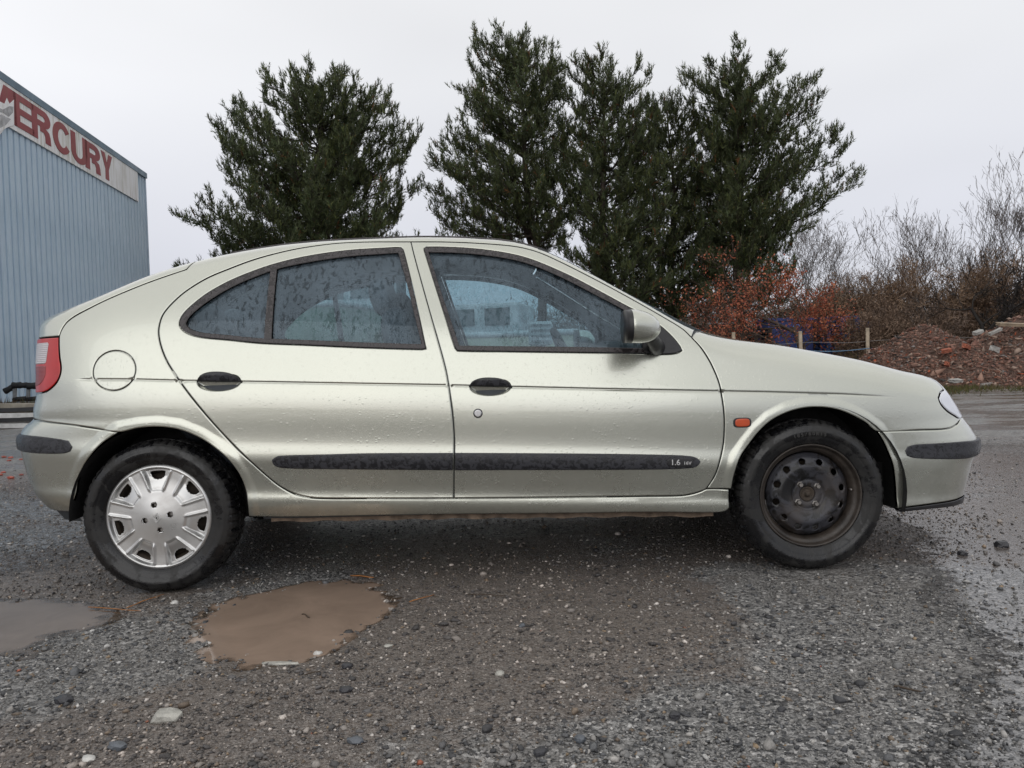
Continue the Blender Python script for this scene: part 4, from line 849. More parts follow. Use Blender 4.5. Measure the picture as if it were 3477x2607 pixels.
# panel lines in surface coordinates (a, v), metres
TR = {
 'hatch': [(-1.7108, 1.0179), (-1.7079, 1.0343), (-1.6992, 1.054), (-1.6817, 1.0761), (-1.6497, 1.0978), (-1.5982, 1.124), (-1.5257, 1.1604), (-1.4532, 1.192), (-1.3576, 1.2316), (-1.2627, 1.2669), (-1.2154, 1.2839), (-1.1874, 1.2952)],
 'hatchlow': [(-1.8787, 1.0163), (-1.7108, 1.0179)],
 'lamp': [(-1.7103, 1.0159), (-1.6992, 0.967), (-1.689, 0.9322), (-1.6763, 0.8976), (-1.6748, 0.8683), (-1.6859, 0.8394), (-1.7103, 0.818), (-1.7494, 0.8013), (-1.8197, 0.7939)],
 'rbtop': [(-1.8514, 0.6885), (-1.6417, 0.6715), (-1.5228, 0.6544), (-1.4192, 0.636)],
 'rarch': [(-1.6604, 0.3192), (-1.6141, 0.389), (-1.5986, 0.4464), (-1.5671, 0.5045), (-1.5286, 0.5516), (-1.4817, 0.5969), (-1.4192, 0.636), (-1.3399, 0.6498), (-1.2625, 0.6522), (-1.1848, 0.6397), (-1.1074, 0.6067), (-1.0448, 0.5638), (-0.9937, 0.5164), (-0.9572, 0.4569), (-0.9391, 0.3977), (-0.9327, 0.3351), (-0.9382, 0.2894)],
 'sillbot': [(-0.9389, 0.2867), (-0.8195, 0.2792), (-0.473, 0.2753), (-0.1277, 0.2708), (0.2857, 0.2612), (0.617, 0.2551), (0.9027, 0.244), (0.9398, 0.2489)],
 'sillfront': [(0.9486, 0.2655), (0.95, 0.3368)],
 'rdoor': [(-0.2952, 1.3869), (-0.5661, 1.3919), (-0.7311, 1.3726), (-0.8374, 1.3495), (-0.9421, 1.3185), (-1.045, 1.2768), (-1.1208, 1.2416), (-1.1926, 1.1919), (-1.2386, 1.1456), (-1.2727, 1.095), (-1.2818, 1.0515), (-1.2796, 1.0144), (-1.2632, 0.9608), (-1.2343, 0.9027), (-1.1931, 0.8443), (-1.1324, 0.7631), (-1.0543, 0.6645), (-0.9783, 0.5769), (-0.9116, 0.5093), (-0.8596, 0.4557), (-0.8069, 0.4076), (-0.7512, 0.3749), (-0.6946, 0.3592), (-0.6382, 0.3533), (-0.4672, 0.3473), (-0.2927, 0.3415), (-0.1308, 0.3365)],
 'B': [(-0.2952, 1.3869), (-0.2815, 1.3321), (-0.2335, 1.1597), (-0.1738, 0.9451), (-0.1477, 0.8409), (-0.1371, 0.7779), (-0.1255, 0.6755), (-0.1211, 0.5887), (-0.1228, 0.5162), (-0.1308, 0.3365)],
 'fdoortop': [(-0.2952, 1.3869), (-0.1197, 1.3813), (0.0494, 1.3676), (0.1628, 1.3518), (0.2459, 1.3256), (0.3269, 1.2829), (0.4341, 1.2203), (0.5386, 1.1577), (0.6416, 1.0919), (0.7439, 1.0262), (0.809, 0.9804), (0.8395, 0.9411)],
 'fdoorfront': [(0.8395, 0.9411), (0.8683, 0.9023), (0.8959, 0.852), (0.9148, 0.8036), (0.9279, 0.7562), (0.9339, 0.7033), (0.9382, 0.6444), (0.9386, 0.5853), (0.9326, 0.5142), (0.9156, 0.4509), (0.8954, 0.3917), (0.8633, 0.341)],
 'fdoorbot': [(0.8633, 0.341), (0.8464, 0.3333), (0.8084, 0.3227), (0.7603, 0.3173), (0.6179, 0.3199), (0.3343, 0.3254), (0.0523, 0.3316), (-0.1308, 0.3365)],
 'cowl': [(0.8395, 0.9411), (0.8966, 0.9703)],
 'farch': [(0.9629, 0.3375), (0.972, 0.3933), (0.9945, 0.4592), (1.033, 0.5114), (1.0737, 0.5599), (1.124, 0.6027), (1.1912, 0.6332), (1.2594, 0.648), (1.3279, 0.6485), (1.3906, 0.6382), (1.4478, 0.6163), (1.5078, 0.5835), (1.5582, 0.545), (1.5834, 0.5029), (1.6063, 0.4464), (1.6231, 0.3904), (1.639, 0.3085), (1.646, 0.2328)],
 'fbtop': [(1.5582, 0.545), (1.7414, 0.542), (1.8939, 0.5401), (1.9583, 0.553), (2.0147, 0.5685)],
 'head': [(2.0185, 0.5707), (1.9703, 0.5862), (1.9138, 0.6107), (1.882, 0.6399), (1.8763, 0.6645), (1.9045, 0.6846), (1.9666, 0.6965)],
 'fliptop': [(1.6462, 0.2304), (1.8139, 0.2371), (1.954, 0.2395), (2.0178, 0.2416)],
 'flipbot': [(1.6622, 0.212), (1.7941, 0.2153), (1.9739, 0.212)],
 'rbbot': [(-1.6604, 0.3192), (-1.8351, 0.3233), (-1.8625, 0.3438)],
 'rstrip': [(-1.9105, 0.6292), (-1.7699, 0.6256), (-1.6668, 0.6152), (-1.6248, 0.6069), (-1.607, 0.5837), (-1.6167, 0.5659), (-1.6459, 0.5585), (-1.7649, 0.5581), (-1.8812, 0.5608)],
 'fstrip': [(2.0695, 0.4819), (1.9635, 0.4848), (1.8058, 0.4858), (1.7223, 0.4859), (1.6878, 0.4792), (1.6758, 0.4629), (1.6825, 0.4421), (1.7146, 0.4321), (1.8709, 0.4183), (2.0167, 0.4109)],
 'crease': [(-1.5982, 0.8461), (-1.353, 0.838), (-1.1825, 0.8283), (-0.9439, 0.8177), (-0.5321, 0.798), (-0.1641, 0.7807), (0.1101, 0.7656), (0.5009, 0.7446), (0.8752, 0.7263), (1.116, 0.7142), (1.4217, 0.6963), (1.6133, 0.681), (1.6811, 0.6744)],
 'rdlo': [(-0.2263, 0.9266), (-0.2531, 1.055), (-0.2884, 1.2075), (-0.3265, 1.3485), (-0.3353, 1.358), (-0.3939, 1.3581), (-0.5602, 1.3499), (-0.7237, 1.3278), (-0.8566, 1.2953), (-0.9599, 1.257), (-1.0356, 1.2215), (-1.109, 1.1754), (-1.1605, 1.1296), (-1.1921, 1.0921), (-1.2024, 1.06), (-1.1943, 1.0382), (-1.1665, 1.0161), (-1.1122, 0.9986), (-1.0064, 0.985), (-0.8749, 0.9679), (-0.6919, 0.9548), (-0.4827, 0.9392), (-0.2421, 0.9249)],
 'rdloin': [(-0.242, 0.9445), (-0.2691, 1.0554), (-0.3074, 1.208), (-0.3453, 1.3336), (-0.3924, 1.3317), (-0.5577, 1.3218), (-0.7204, 1.2995), (-0.8373, 1.2742), (-0.9404, 1.235), (-1.0159, 1.1982), (-1.0891, 1.1508), (-1.1412, 1.107), (-1.1685, 1.0752), (-1.1763, 1.0538), (-1.1707, 1.0429), (-1.1521, 1.029), (-1.1034, 1.0153), (-1.008, 1.0035), (-0.8761, 0.9865), (-0.6928, 0.9743), (-0.4832, 0.9593)],
 'mullion': [(-0.8667, 1.2897), (-0.8408, 1.2919), (-0.8313, 0.9799), (-0.8612, 0.9818)],
 'fdlo': [(-0.2379, 1.3507), (-0.2286, 1.3579), (-0.1193, 1.354), (-0.0072, 1.3427), (0.1045, 1.3227), (0.1876, 1.2993), (0.2693, 1.264), (0.3762, 1.2079), (0.4808, 1.1444), (0.5938, 1.0734), (0.6399, 1.0471), (0.71, 0.9956), (0.7581, 0.9454), (0.7858, 0.9044), (0.7907, 0.8898), (0.7699, 0.8809), (0.7241, 0.8779), (0.6177, 0.8842), (0.3526, 0.8956), (0.0889, 0.9069), (-0.1001, 0.9155), (-0.1079, 0.9247), (-0.1463, 1.052), (-0.1842, 1.1761)],
 'fdloin': [(-0.2185, 1.3336), (-0.1192, 1.3293), (-0.0076, 1.3181), (0.1035, 1.2983), (0.1807, 1.277), (0.2622, 1.2427), (0.3687, 1.1859), (0.4731, 1.1229), (0.581, 1.057), (0.6504, 0.9973), (0.6434, 0.9031), (0.3539, 0.9167), (0.0896, 0.927), (-0.0935, 0.9349), (-0.1303, 1.0516), (-0.1706, 1.1757)],
 'sail': [(0.5935, 1.0707), (0.6399, 1.0471), (0.71, 0.9956), (0.7581, 0.9454), (0.7858, 0.9044), (0.7907, 0.8898), (0.7699, 0.8809), (0.7241, 0.8779), (0.6496, 0.8827), (0.6352, 0.9007), (0.6355, 0.9327), (0.6384, 0.9867), (0.591, 1.0484)],
 'rhandle': [(-1.114, 0.8231), (-1.1003, 0.8468), (-1.0753, 0.858), (-1.0394, 0.8605), (-0.9977, 0.8552), (-0.9608, 0.8401), (-0.9377, 0.8163), (-1.0262, 0.8184)],
 'rrecess': [(-1.1112, 0.8199), (-0.9411, 0.8128), (-1.0242, 0.7779)],
 'fhandle': [(-0.0586, 0.7735), (-0.0452, 0.7922), (-0.0136, 0.8042), (0.0281, 0.8056), (0.0696, 0.7991), (0.0977, 0.7828), (0.1111, 0.7643), (0.027, 0.7679)],
 'frecess': [(-0.0561, 0.7693), (0.1074, 0.7613), (0.0259, 0.7308)],
 'lock': [(-0.0261, 0.6678)],
 'flap': [(-1.4428, 0.8755), (-1.5297, 0.8733), (-1.3581, 0.8777), (-1.448, 0.9528), (-1.4384, 0.7991)],
 'strip_r': [(-0.128, 0.5175), (-0.4591, 0.5266), (-0.6292, 0.5275), (-0.7813, 0.5282), (-0.8109, 0.5245), (-0.8285, 0.5113), (-0.8219, 0.4914), (-0.7898, 0.4787), (-0.5751, 0.4673), (-0.1302, 0.4489)],
 'strip_f': [(-0.12, 0.5173), (0.0575, 0.511), (0.4318, 0.4964), (0.7141, 0.4825), (0.7991, 0.4749), (0.8265, 0.466), (0.8395, 0.4518), (0.8302, 0.4375), (0.8069, 0.4279), (0.6653, 0.4261), (0.0555, 0.4436), (-0.1222, 0.4486)],
 'badge': [(0.7023, 0.4546), (0.8119, 0.4509), (0.7558, 0.4682), (0.7549, 0.4363)],
 'indic': [(0.9712, 0.6007), (1.0452, 0.5983), (1.0073, 0.6205), (1.0078, 0.5796)],
 'mirror': [(0.57, 0.994), (0.7005, 0.985), (0.6515, 1.0524), (0.6372, 0.922), (0.7109, 0.9576), (0.6444, 0.8845)],
 'rooftrim': [(-1.0467, 1.3741), (-0.9117, 1.4007), (-0.2315, 1.4306), (0.1362, 1.4016), (0.2744, 1.3314)],
}
# ------------------------------------------------------------------ car materials
def paint_mat():
    t = NT('champagne_paint'); v = t.coord()
    fl = t.noise(v, 900, 2)
    base = t.mix(t.ramp(t.noise(v, 1.3, 4), [(.35, 0.0), (.7, 1.0)]), PAINT_A, PAINT_B)
    base = t.mix(.06, base, t.ramp(fl, [(.4, (.3,.3,.26)), (.6, (.9,.9,.82))]))
    # road dirt thrown up low on the panels
    sp = t.node('ShaderNodeSeparateXYZ'); tc = t.node('ShaderNodeTexCoord'); t.l.new(tc.outputs['Object'], sp.inputs[0])
    low = t.ramp(sp.outputs['Z'], [(.24, 1.0), (.5, 0.0)])
    dirt = t.math('MULTIPLY', low, t.ramp(t.noise(v, 9, 8, .7), [(.42, 0.0), (.75, 1.0)]))
    spk = t.math('MULTIPLY', t.ramp(sp.outputs['Z'], [(.3, 1.0), (.62, 0.0)]), t.ramp(t.voronoi(v, 70).outputs['Distance'], [(.05, 1.0), (.11, 0.0)]))
    spk = t.math('MULTIPLY', spk, t.ramp(t.noise(v, 6, 2), [(.5, 0.0), (.62, 1.0)]))
    base = t.mix(t.math('MULTIPLY', dirt, .5), base, (.10, .085, .06))
    base = t.mix(t.math('MULTIPLY', spk, .8), base, (.03, .028, .025))
    t.inp('Base Color', base); t.inp('Metallic', .86)
    t.inp('Roughness', t.math('ADD', t.math('MULTIPLY', dirt, .35), .26))
    # standing raindrops: two sizes of dome
    drops = None
    for sc, lo, hi in ((85, .62, .97), (150, .62, .97)):
        vo = t.voronoi(v, sc)
        rc = t.node('ShaderNodeSeparateColor'); t.l.new(vo.outputs['Color'], rc.inputs[0])
        rad = t.math('MULTIPLY', t.ramp(rc.outputs[0], [(lo, 0.0), (hi, 1.0)]), .40)
        hgt = t.math('MAXIMUM', t.math('SUBTRACT', t.math('POWER', rad, 2.0), t.math('POWER', vo.outputs['Distance'], 2.0)), 0.0)
        hgt = t.math('MULTIPLY', t.math('POWER', hgt, .5), 1.0/sc*60)
        drops = hgt if drops is None else t.math('MAXIMUM', drops, hgt)
    nb = t.bump(drops, .85, .0055)
    t.inp('Coat Weight', 1.0); t.inp('Coat Roughness', .035); t.inp('Coat IOR', 1.5)
    t.inp('Coat Normal', nb); t.inp('Normal', t.bump(drops, .22, .0055))
    return t.m
PAINT_A, PAINT_B = (.512, .524, .460), (.540, .550, .482)
M_PAINT = paint_mat()
def wet_plastic(name, col, rough=.42):
    t = NT(name); v = t.coord()
    n = t.noise(v, 120, 3, .6)
    blot = t.ramp(t.noise(v, 55, 3, .6, .6), [(.47, 0.0), (.53, 1.0)])
    t.inp('Base Color', t.mix(blot, tuple(c*.45 for c in col), col))
    t.inp('Roughness', t.mix(blot, (rough*.45,)*3, (rough,)*3))
    t.inp('Normal', t.bump(t.math('ADD', t.math('MULTIPLY', blot, .5), n), .18, .004))
    return t.m
M_TRIM = wet_plastic('grey_black_window_trim', (.050, .043, .045))
M_BUMPER = wet_plastic('blue_black_bumper_plastic', (.030, .031, .038), .5)
M_BLACK = simple('black_plastic', (.018, .018, .020), .4, var=.2, scale=20)
M_GAP = simple('dark_underseal', (.010, .010, .010), .9, var=.3, scale=8)
M_LINER = simple('wheel_arch_liner', (.012, .012, .012), .8, var=.4, scale=14, bump=.3, bscale=30)
M_CABIN = simple('grey_cabin_cloth', (.055, .064, .078), .9, var=.15, scale=60, bump=.15, bscale=400)
M_CABIN2 = simple('mid_grey_cabin_plastic', (.060, .068, .076), .7, var=.15, scale=10)
M_SEAT = simple('blue_grey_seat_cloth', (.075, .09, .11), .95, var=.25, scale=90, bump=.2, bscale=500)
M_CHROME = simple('worn_metal', (.55, .55, .56), .25, metal=1.0, var=.15, scale=30)
def glass_mat(name, tint, fog, streaks=True):
    t = NT(name); v = t.coord()
    t.n.remove(t.bsdf)
    tr = t.node('ShaderNodeBsdfTransparent'); tr.inputs[0].default_value = (*tint, 1)
    gl = t.node('ShaderNodeBsdfGlossy'); gl.inputs['Roughness'].default_value = .015; gl.inputs['Color'].default_value = (.74, .88, 1, 1)
    df = t.node('ShaderNodeBsdfDiffuse'); df.inputs[0].default_value = (.40, .52, .62, 1)
    vo = t.voronoi(v, 95); rc = t.node('ShaderNodeSeparateColor'); t.l.new(vo.outputs['Color'], rc.inputs[0])
    rad = t.math('MULTIPLY', t.ramp(rc.outputs[0], [(.5, 0.0), (.95, 1.0)]), .40)
    drop = t.math('MAXIMUM', t.math('SUBTRACT', t.math('POWER', rad, 2.0), t.math('POWER', vo.outputs['Distance'], 2.0)), 0.0)
    nb = t.bump(t.math('POWER', drop, .5), .5, .003)
    t.l.new(nb, gl.inputs['Normal'])
    fres = t.node('ShaderNodeFresnel'); fres.inputs['IOR'].default_value = 1.52
    t.l.new(nb, fres.inputs['Normal'])
    mpr = t.node('ShaderNodeMapping'); mpr.inputs['Scale'].default_value = (1, 1, .13); tcr = t.node('ShaderNodeTexCoord'); t.l.new(tcr.outputs['Object'], mpr.inputs[0])
    line = t.ramp(t.noise(mpr.outputs[0], 34, 4, .65, 1.6), [(.475, 0.0), (.50, 1.0), (.525, 0.0)])
    line = t.math('MULTIPLY', line, t.ramp(t.noise(v, 5, 2), [(.40, 0.0), (.55, 1.0)])) if streaks else t.math('MULTIPLY', line, 0.0)
    fr = t.math('MULTIPLY', t.math('MULTIPLY', fres.outputs[0], 1.15), t.math('SUBTRACT', 1.0, t.math('MULTIPLY', line, .7)), True)
    tcol = t.mix(line, tint, tuple(c*.45 for c in tint)); t.l.new(tcol, tr.inputs[0])
    m1 = t.node('ShaderNodeMixShader'); t.l.new(fr, m1.inputs[0]); t.l.new(tr.outputs[0], m1.inputs[1]); t.l.new(gl.outputs[0], m1.inputs[2])
    # condensation film, cleared where drops and runs have wiped it
    mp = t.node('ShaderNodeMapping'); mp.inputs['Scale'].default_value = (1, 1, .12)
    tc = t.node('ShaderNodeTexCoord'); t.l.new(tc.outputs['Object'], mp.inputs[0])
    run = t.ramp(t.noise(mp.outputs[0], 46, 3, .6, 1.2), [(.40, .25), (.46, 1.0)])
    zone = t.ramp(t.noise(v, 3.0, 2), [(.35, .45), (.65, 1.0)])
    dm = t.ramp(vo.outputs['Distance'], [(.10, .35), (.2, 1.0)])
    fogf = t.math('MULTIPLY', t.math('MULTIPLY', run if streaks else zone, zone), t.math('MULTIPLY', dm, fog))
    m2 = t.node('ShaderNodeMixShader'); t.l.new(fogf, m2.inputs[0]); t.l.new(m1.outputs[0], m2.inputs[1]); t.l.new(df.outputs[0], m2.inputs[2])
    t.l.new(m2.outputs[0], t.out.inputs[0]); return t.m
M_GLASS = glass_mat('wet_tinted_side_glass', (.52, .68, .73), .20)
M_GLASS2 = glass_mat('screen_glass', (.55, .66, .66), .12, False)
M_LENS = NT('clear_lamp_lens'); M_LENS.inp('Base Color', (.70, .72, .76)); M_LENS.inp('Metallic', .55); M_LENS.inp('Roughness', .22); M_LENS.inp('Coat Weight', 1.0); M_LENS = M_LENS.m
def lamp_mat(name, col, ridge=0):
    t = NT(name); v = t.coord()
    t.inp('Base Color', t.ramp(t.noise(v, 12, 3), [(.3, tuple(c*.8 for c in col)), (.7, col)]))
    t.inp('Roughness', .3); t.inp('Coat Weight', .45); t.inp('Coat Roughness', .03)
    if ridge:
        wv = t.node('ShaderNodeTexWave', wave_type='BANDS', bands_direction='Z'); t.l.new(v, wv.inputs[0]); wv.inputs['Scale'].default_value = ridge
        t.inp('Normal', t.bump(wv.outputs['Fac'], .5, .003))
    return t.m
M_RED = lamp_mat('red_lamp_lens', (.52, .003, .004)); M_DRED = lamp_mat('dark_red_lamp_lens', (.30, .008, .010), 60)
M_CLEARLAMP = lamp_mat('ribbed_white_lamp_lens', (.62, .58, .60), 40); M_AMBER = lamp_mat('amber_lamp_lens', (.62, .085, .02), 0)

# ------------------------------------------------------------------ panels cut from the body surface
CREASE = np.array(TR['crease'])
HR = [((-1.028, .815), .088, .036), ((.026, .764), .083, .034)]          # door handle recesses (centre, half width, depth below)
ARCH_C = {'r': np.array([-1.275, .318]), 'f': np.array([1.315, .31])}
ARCHES = [np.array(TR['rarch'])[1:], np.array(TR['farch'])]
def seg_dist(p, poly, closed=False):
    """distance of points p (n,2) to a polyline"""
    q = np.asarray(poly, float); a = q if closed else q[:-1]; b = np.roll(q, -1, 0) if closed else q[1:]
    out = np.full(len(p), 1e9)
    for i0 in range(0, len(p), 4000):
        pp = p[i0:i0+4000, None]; ab = b - a
        t = np.clip(((pp - a) * ab).sum(-1) / ((ab**2).sum(-1) + 1e-15), 0, 1)
        out[i0:i0+4000] = np.sqrt((((a + t[..., None]*ab) - pp)**2).sum(-1)).min(1)
    return out
def smooth01(x): x = np.clip(x, 0, 1); return x*x*(3-2*x)
def relief(a, v):
    """crease groove, handle recesses and wheel-arch lips, as offset along the outward normal"""
    sh = np.shape(a); p = np.stack([np.ravel(a), np.ravel(v)], -1)
    off = np.zeros(len(p))
    zc = np.interp(p[:, 0], CREASE[:, 0], CREASE[:, 1]); dv = p[:, 1] - zc
    fade = smooth01((p[:, 0] + 1.61) / .10) * smooth01((1.68 - p[:, 0]) / .35)
    hide = np.ones(len(p))
    for (ca, cv), w, h in HR: hide *= 1 - (np.abs(p[:, 0] - ca) < w - .004)
    off += fade * hide * (-.0045 * np.exp(-(dv/.0032)**2)) + fade * .0022 * (smooth01(dv/.012 + .5) - 1) * np.exp(-np.maximum(-dv, 0)/.05)
    for (ca, cv), w, h in HR:
        x = (p[:, 0] - ca) / w; y = (p[:, 1] - cv - .004) / np.where(p[:, 1] < cv, h, .044)
        r2 = x*x + y*y
        off += -.030 * smooth01((1 - r2) * 3.2) * np.clip((cv + .034 - p[:, 1]) / .062, 0, 1) * (r2 < 1)
    for ar in ARCHES:
        near = (np.abs(p[:, 0] - ar[:, 0].mean()) < .5) & (p[:, 1] < .75)
        if near.any():
            d = seg_dist(p[near], ar)
            off[near] += .0045 * smooth01((.046 - d) / .028)
    return off.reshape(sh)
def PS(a, v, off=0.0):
    a = np.asarray(a, float); v = np.asarray(v, float)
    return SF.P(a, v, off + relief(a, v))
def PSn(a, v):
    e = 2e-3
    du = PS(a + e, v) - PS(a - e, v); dv = PS(a, v + e) - PS(a, v - e)
    n = np.cross(du, dv); n /= np.linalg.norm(n, axis=-1)[..., None] + 1e-12
    return np.where((n[..., 1:2] > 0) & (np.abs(n[..., 1:2]) > .05), -n, n)
def catmull(pts, step=.012, corner=35.0, closed=True):
    """resample a traced line; corners sharper than the limit stay sharp"""
    p = np.asarray(pts, float); n = len(p); out = []
    def ang(i):
        u = p[i] - p[i-1]; w = p[(i+1) % n] - p[i]
        return math.degrees(abs(math.atan2(u[0]*w[1]-u[1]*w[0], (u*w).sum())))
    sharp = [ang(i) > corner for i in range(n)]
    if not closed: sharp[0] = sharp[-1] = True
    for i in range(n if closed else n-1):
        p1, p2 = p[i], p[(i+1) % n]
        p0 = 2*p1 - p2 if sharp[i] else p[i-1]
        p3 = 2*p2 - p1 if sharp[(i+1) % n] else p[(i+2) % n]
        L = np.linalg.norm(p2-p1)
        if L < 1e-9: continue
        m1 = (p2-p0) * L / (L + np.linalg.norm(p1-p0) + 1e-9); m2 = (p3-p1) * L / (L + np.linalg.norm(p3-p2) + 1e-9)
        k = max(1, int(round(L / step)))
        for j in range(k):
            t = j / k
            out.append((2*t**3-3*t**2+1)*p1 + (t**3-2*t**2+t)*m1 + (-2*t**3+3*t**2)*p2 + (t**3-t**2)*m2)
    if not closed: out.append(p[-1])
    return np.array(out)
def area2(p): q = np.roll(p, -1, 0); return (p[:, 0]*q[:, 1] - p[:, 1]*q[:, 0]).sum()/2
def inset(p, d):
    """move a closed ccw ring inwards by d"""
    pr, nx = np.roll(p, 1, 0), np.roll(p, -1, 0)
    e1 = p-pr; e2 = nx-p
    e1 /= np.linalg.norm(e1, axis=1)[:, None]+1e-12; e2 /= np.linalg.norm(e2, axis=1)[:, None]+1e-12
    n1 = np.stack([-e1[:, 1], e1[:, 0]], -1); n2 = np.stack([-e2[:, 1], e2[:, 0]], -1)
    b = n1+n2; l = np.maximum((b*b).sum(-1)/2, .35)
    return p + d*b/l[:, None]
def inside(p, poly):
    x, y = p[:, 0], p[:, 1]; c = np.zeros(len(p), bool)
    q = np.roll(poly, -1, 0)
    for (x1, y1), (x2, y2) in zip(poly, q):
        if y1 == y2: continue
        m = (y1 > y) != (y2 > y)
        c ^= m & (x < (x2-x1)*(y-y1)/(y2-y1)+x1)
    return c
MIRROR = []      # meshes of the near side to repeat on the far side
def panel(name, outline, mat, parent, holes=(), gap=.0022, off=0.0, rings=((0, -.0018), (.005, 0.0)), flange=.014, grid=.014, step=.011, corner=35, far=True, raw=False, crease=True):
    """one sheet of the body surface inside an outline (a,v) with turned-in edges"""
    loops = []
    for k, ol in enumerate([outline, *holes]):
        p = np.asarray(ol, float) if raw else catmull(ol, step, corner)
        if area2(p) < 0: p = p[::-1]
        g = gap if k == 0 else -gap
        loops.append([inset(p, g + (d if k == 0 else -d)) for d, _ in rings])
    pts, edges, offs, rim = [], [], [], []
    for lp in loops:
        for r, ring in enumerate(lp):
            b = len(pts); n = len(ring)
            pts += [tuple(q) for q in ring]; offs += [off + rings[r][1]]*n
            edges += [(b+i, b+(i+1) % n) for i in range(n)]
            if r == 0: rim.append((b, n))
    outer = loops[0][0]; inn = loops[0][-1]
    mn, mx = outer.min(0), outer.max(0)
    gx = np.arange(mn[0], mx[0], grid); gy = np.arange(mn[1], mx[1], grid*.87)
    G = np.stack(np.meshgrid(gx, gy), -1); G[1::2, :, 0] += grid/2; G = G.reshape(-1, 2)
    if crease:
        zc = np.interp(G[:, 0], CREASE[:, 0], CREASE[:, 1])
        G = G[(np.abs(G[:, 1]-zc) > .013) | (G[:, 0] < -1.62) | (G[:, 0] > 1.68)]
        ca = np.arange(max(mn[0], -1.6), min(mx[0], 1.68), .012)
        if len(ca):
            cz = np.interp(ca, CREASE[:, 0], CREASE[:, 1])
            G = np.concatenate([G] + [np.stack([ca, cz+d], -1) for d in (-.011, -.006, -.003, 0, .003, .006, .011)])
    if crease:      # denser points round the handle recesses and along the arch lips
        for (ca, cv), w, h in HR:
            if mn[0] < ca < mx[0]:
                G = G[((G[:, 0]-ca)/(w*1.12))**2 + ((G[:, 1]-cv)/.056)**2 > 1]
                q = np.linspace(0, 2*math.pi, 64, endpoint=False)
                G = np.concatenate([G] + [np.stack([ca + w*r*np.cos(q), cv+.004 + np.where(np.sin(q) < 0, h, .044)*r*np.sin(q)], -1) for r in (.15, .3, .45, .58, .68, .77, .85, .91, .96, 1.0, 1.04, 1.09)])
    for ar, cc in zip(ARCHES, ARCH_C.values()):
        ap = catmull(ar, .010, 60, closed=False); rr = np.linalg.norm(ap-cc, axis=1)[:, None]
        if mn[0]-.1 < cc[0] < mx[0]+.5 and mn[0]-.6 < cc[0]:
            G = G[(seg_dist(G, ap) > .052)]
            G = np.concatenate([G] + [cc + (ap-cc)*(1+d/rr) for d in (.014, .022, .027, .030, .033, .036, .039, .042, .046)])
    keep = inside(G, inn) if len(G) else np.zeros(0, bool)
    for lp in loops[1:]: keep &= ~inside(G, lp[-1])
    G = G[keep]
    if len(G):
        dd = np.min([seg_dist(G, lp[-1], True) for lp in loops], 0); G = G[dd > grid*.42]
    b0 = len(pts); pts += [tuple(q) for q in G]; offs += [off + rings[-1][1]]*len(G)
    res = delaunay_2d_cdt([Vector(q) for q in pts], edges, [], 0, 1e-7, True)
    vs = np.array([tuple(q) for q in res[0]]); orig = res[3]
    of = np.array([offs[o[0]] if o else off + rings[-1][1] for o in orig])
    tri = np.array([f for f in res[2] if len(f) == 3], int)
    cen = vs[tri].mean(1); ok = inside(cen, outer)
    for lp in loops[1:]: ok &= ~inside(cen, lp[0])
    tri = tri[ok]
    V = PS(vs[:, 0], vs[:, 1], of); N = PSn(vs[:, 0], vs[:, 1])
    # orient triangles outwards
    fn = np.cross(V[tri[:, 1]]-V[tri[:, 0]], V[tri[:, 2]]-V[tri[:, 0]])
    flip = (fn * N[tri[:, 0]]).sum(-1) < 0; tri[flip] = tri[flip][:, ::-1]
    faces = [tuple(t) for t in tri]
    inv = {}
    for i, o in enumerate(orig):
        for j in o: inv[j] = i
    VV = [V]; NN = [N.copy()]; nb = len(V)
    for (b, n), k in zip(rim, range(len(rim))):
        ids = np.array([inv[b+i] for i in range(n)])
        nxt = V[np.roll(ids, -1)] - V[np.roll(ids, 1)]
        outw = np.cross(nxt, N[ids]); outw /= np.linalg.norm(outw, axis=1)[:, None]+1e-12
        if k: outw = -outw
        # outward direction check
        c = PS(*(vs[ids] + (vs[ids]-vs[ids].mean(0))*1e-3).T, 0) - PS(*vs[ids].T, 0)
        if ((outw*c).sum(-1) > 0).mean() < .5 and k == 0: outw = -outw
        if ((outw*c).sum(-1) < 0).mean() < .5 and k: outw = -outw
        NN[0][ids] = (N[ids]+outw)/1.4142
        W_ = PS(vs[ids, 0], vs[ids, 1], of[ids]-flange) 
        VV += [V[ids], W_]; NN += [outw, outw]
        for i in range(n):
            i2 = (i+1) % n; f = (nb+i, nb+i2, nb+n+i2, nb+n+i)
            faces.append(f if k == 0 else f[::-1])
        nb += 2*n
    V = np.concatenate(VV); N = np.concatenate(NN)
    # drop degenerate faces
    me = mesh_from(name, V, faces, normals=None, mats=[mat])
    me.normals_split_custom_set_from_vertices([tuple(map(float, q)) for q in N])
    o = link(bpy.data.objects.new(name, me), parent)
    if far: MIRROR.append((o, V, faces, N, mat))
    return o
def vm(a, d=0.0): return [(float(x), float(SF.vmax(x)-d)) for x in np.atleast_1d(a)]
# ------------------------------------------------------------------ CAR: assembly
CAR = empty('parked_car', (-0.127, 3.924, 0.0), R(1.2))
tag(CAR, 'pale champagne green five door hatchback parked side on in the yard', 'car')
T_ = {k: [tuple(p) for p in v] for k, v in TR.items()}
flap_c = np.array(T_['flap'][0]); FLAP = [(flap_c[0] + .0855*math.cos(q) - .004*math.sin(q), flap_c[1] + .0772*math.sin(q)) for q in np.linspace(0, 2*math.pi, 40, endpoint=False)]
A_TAIL = -2.05
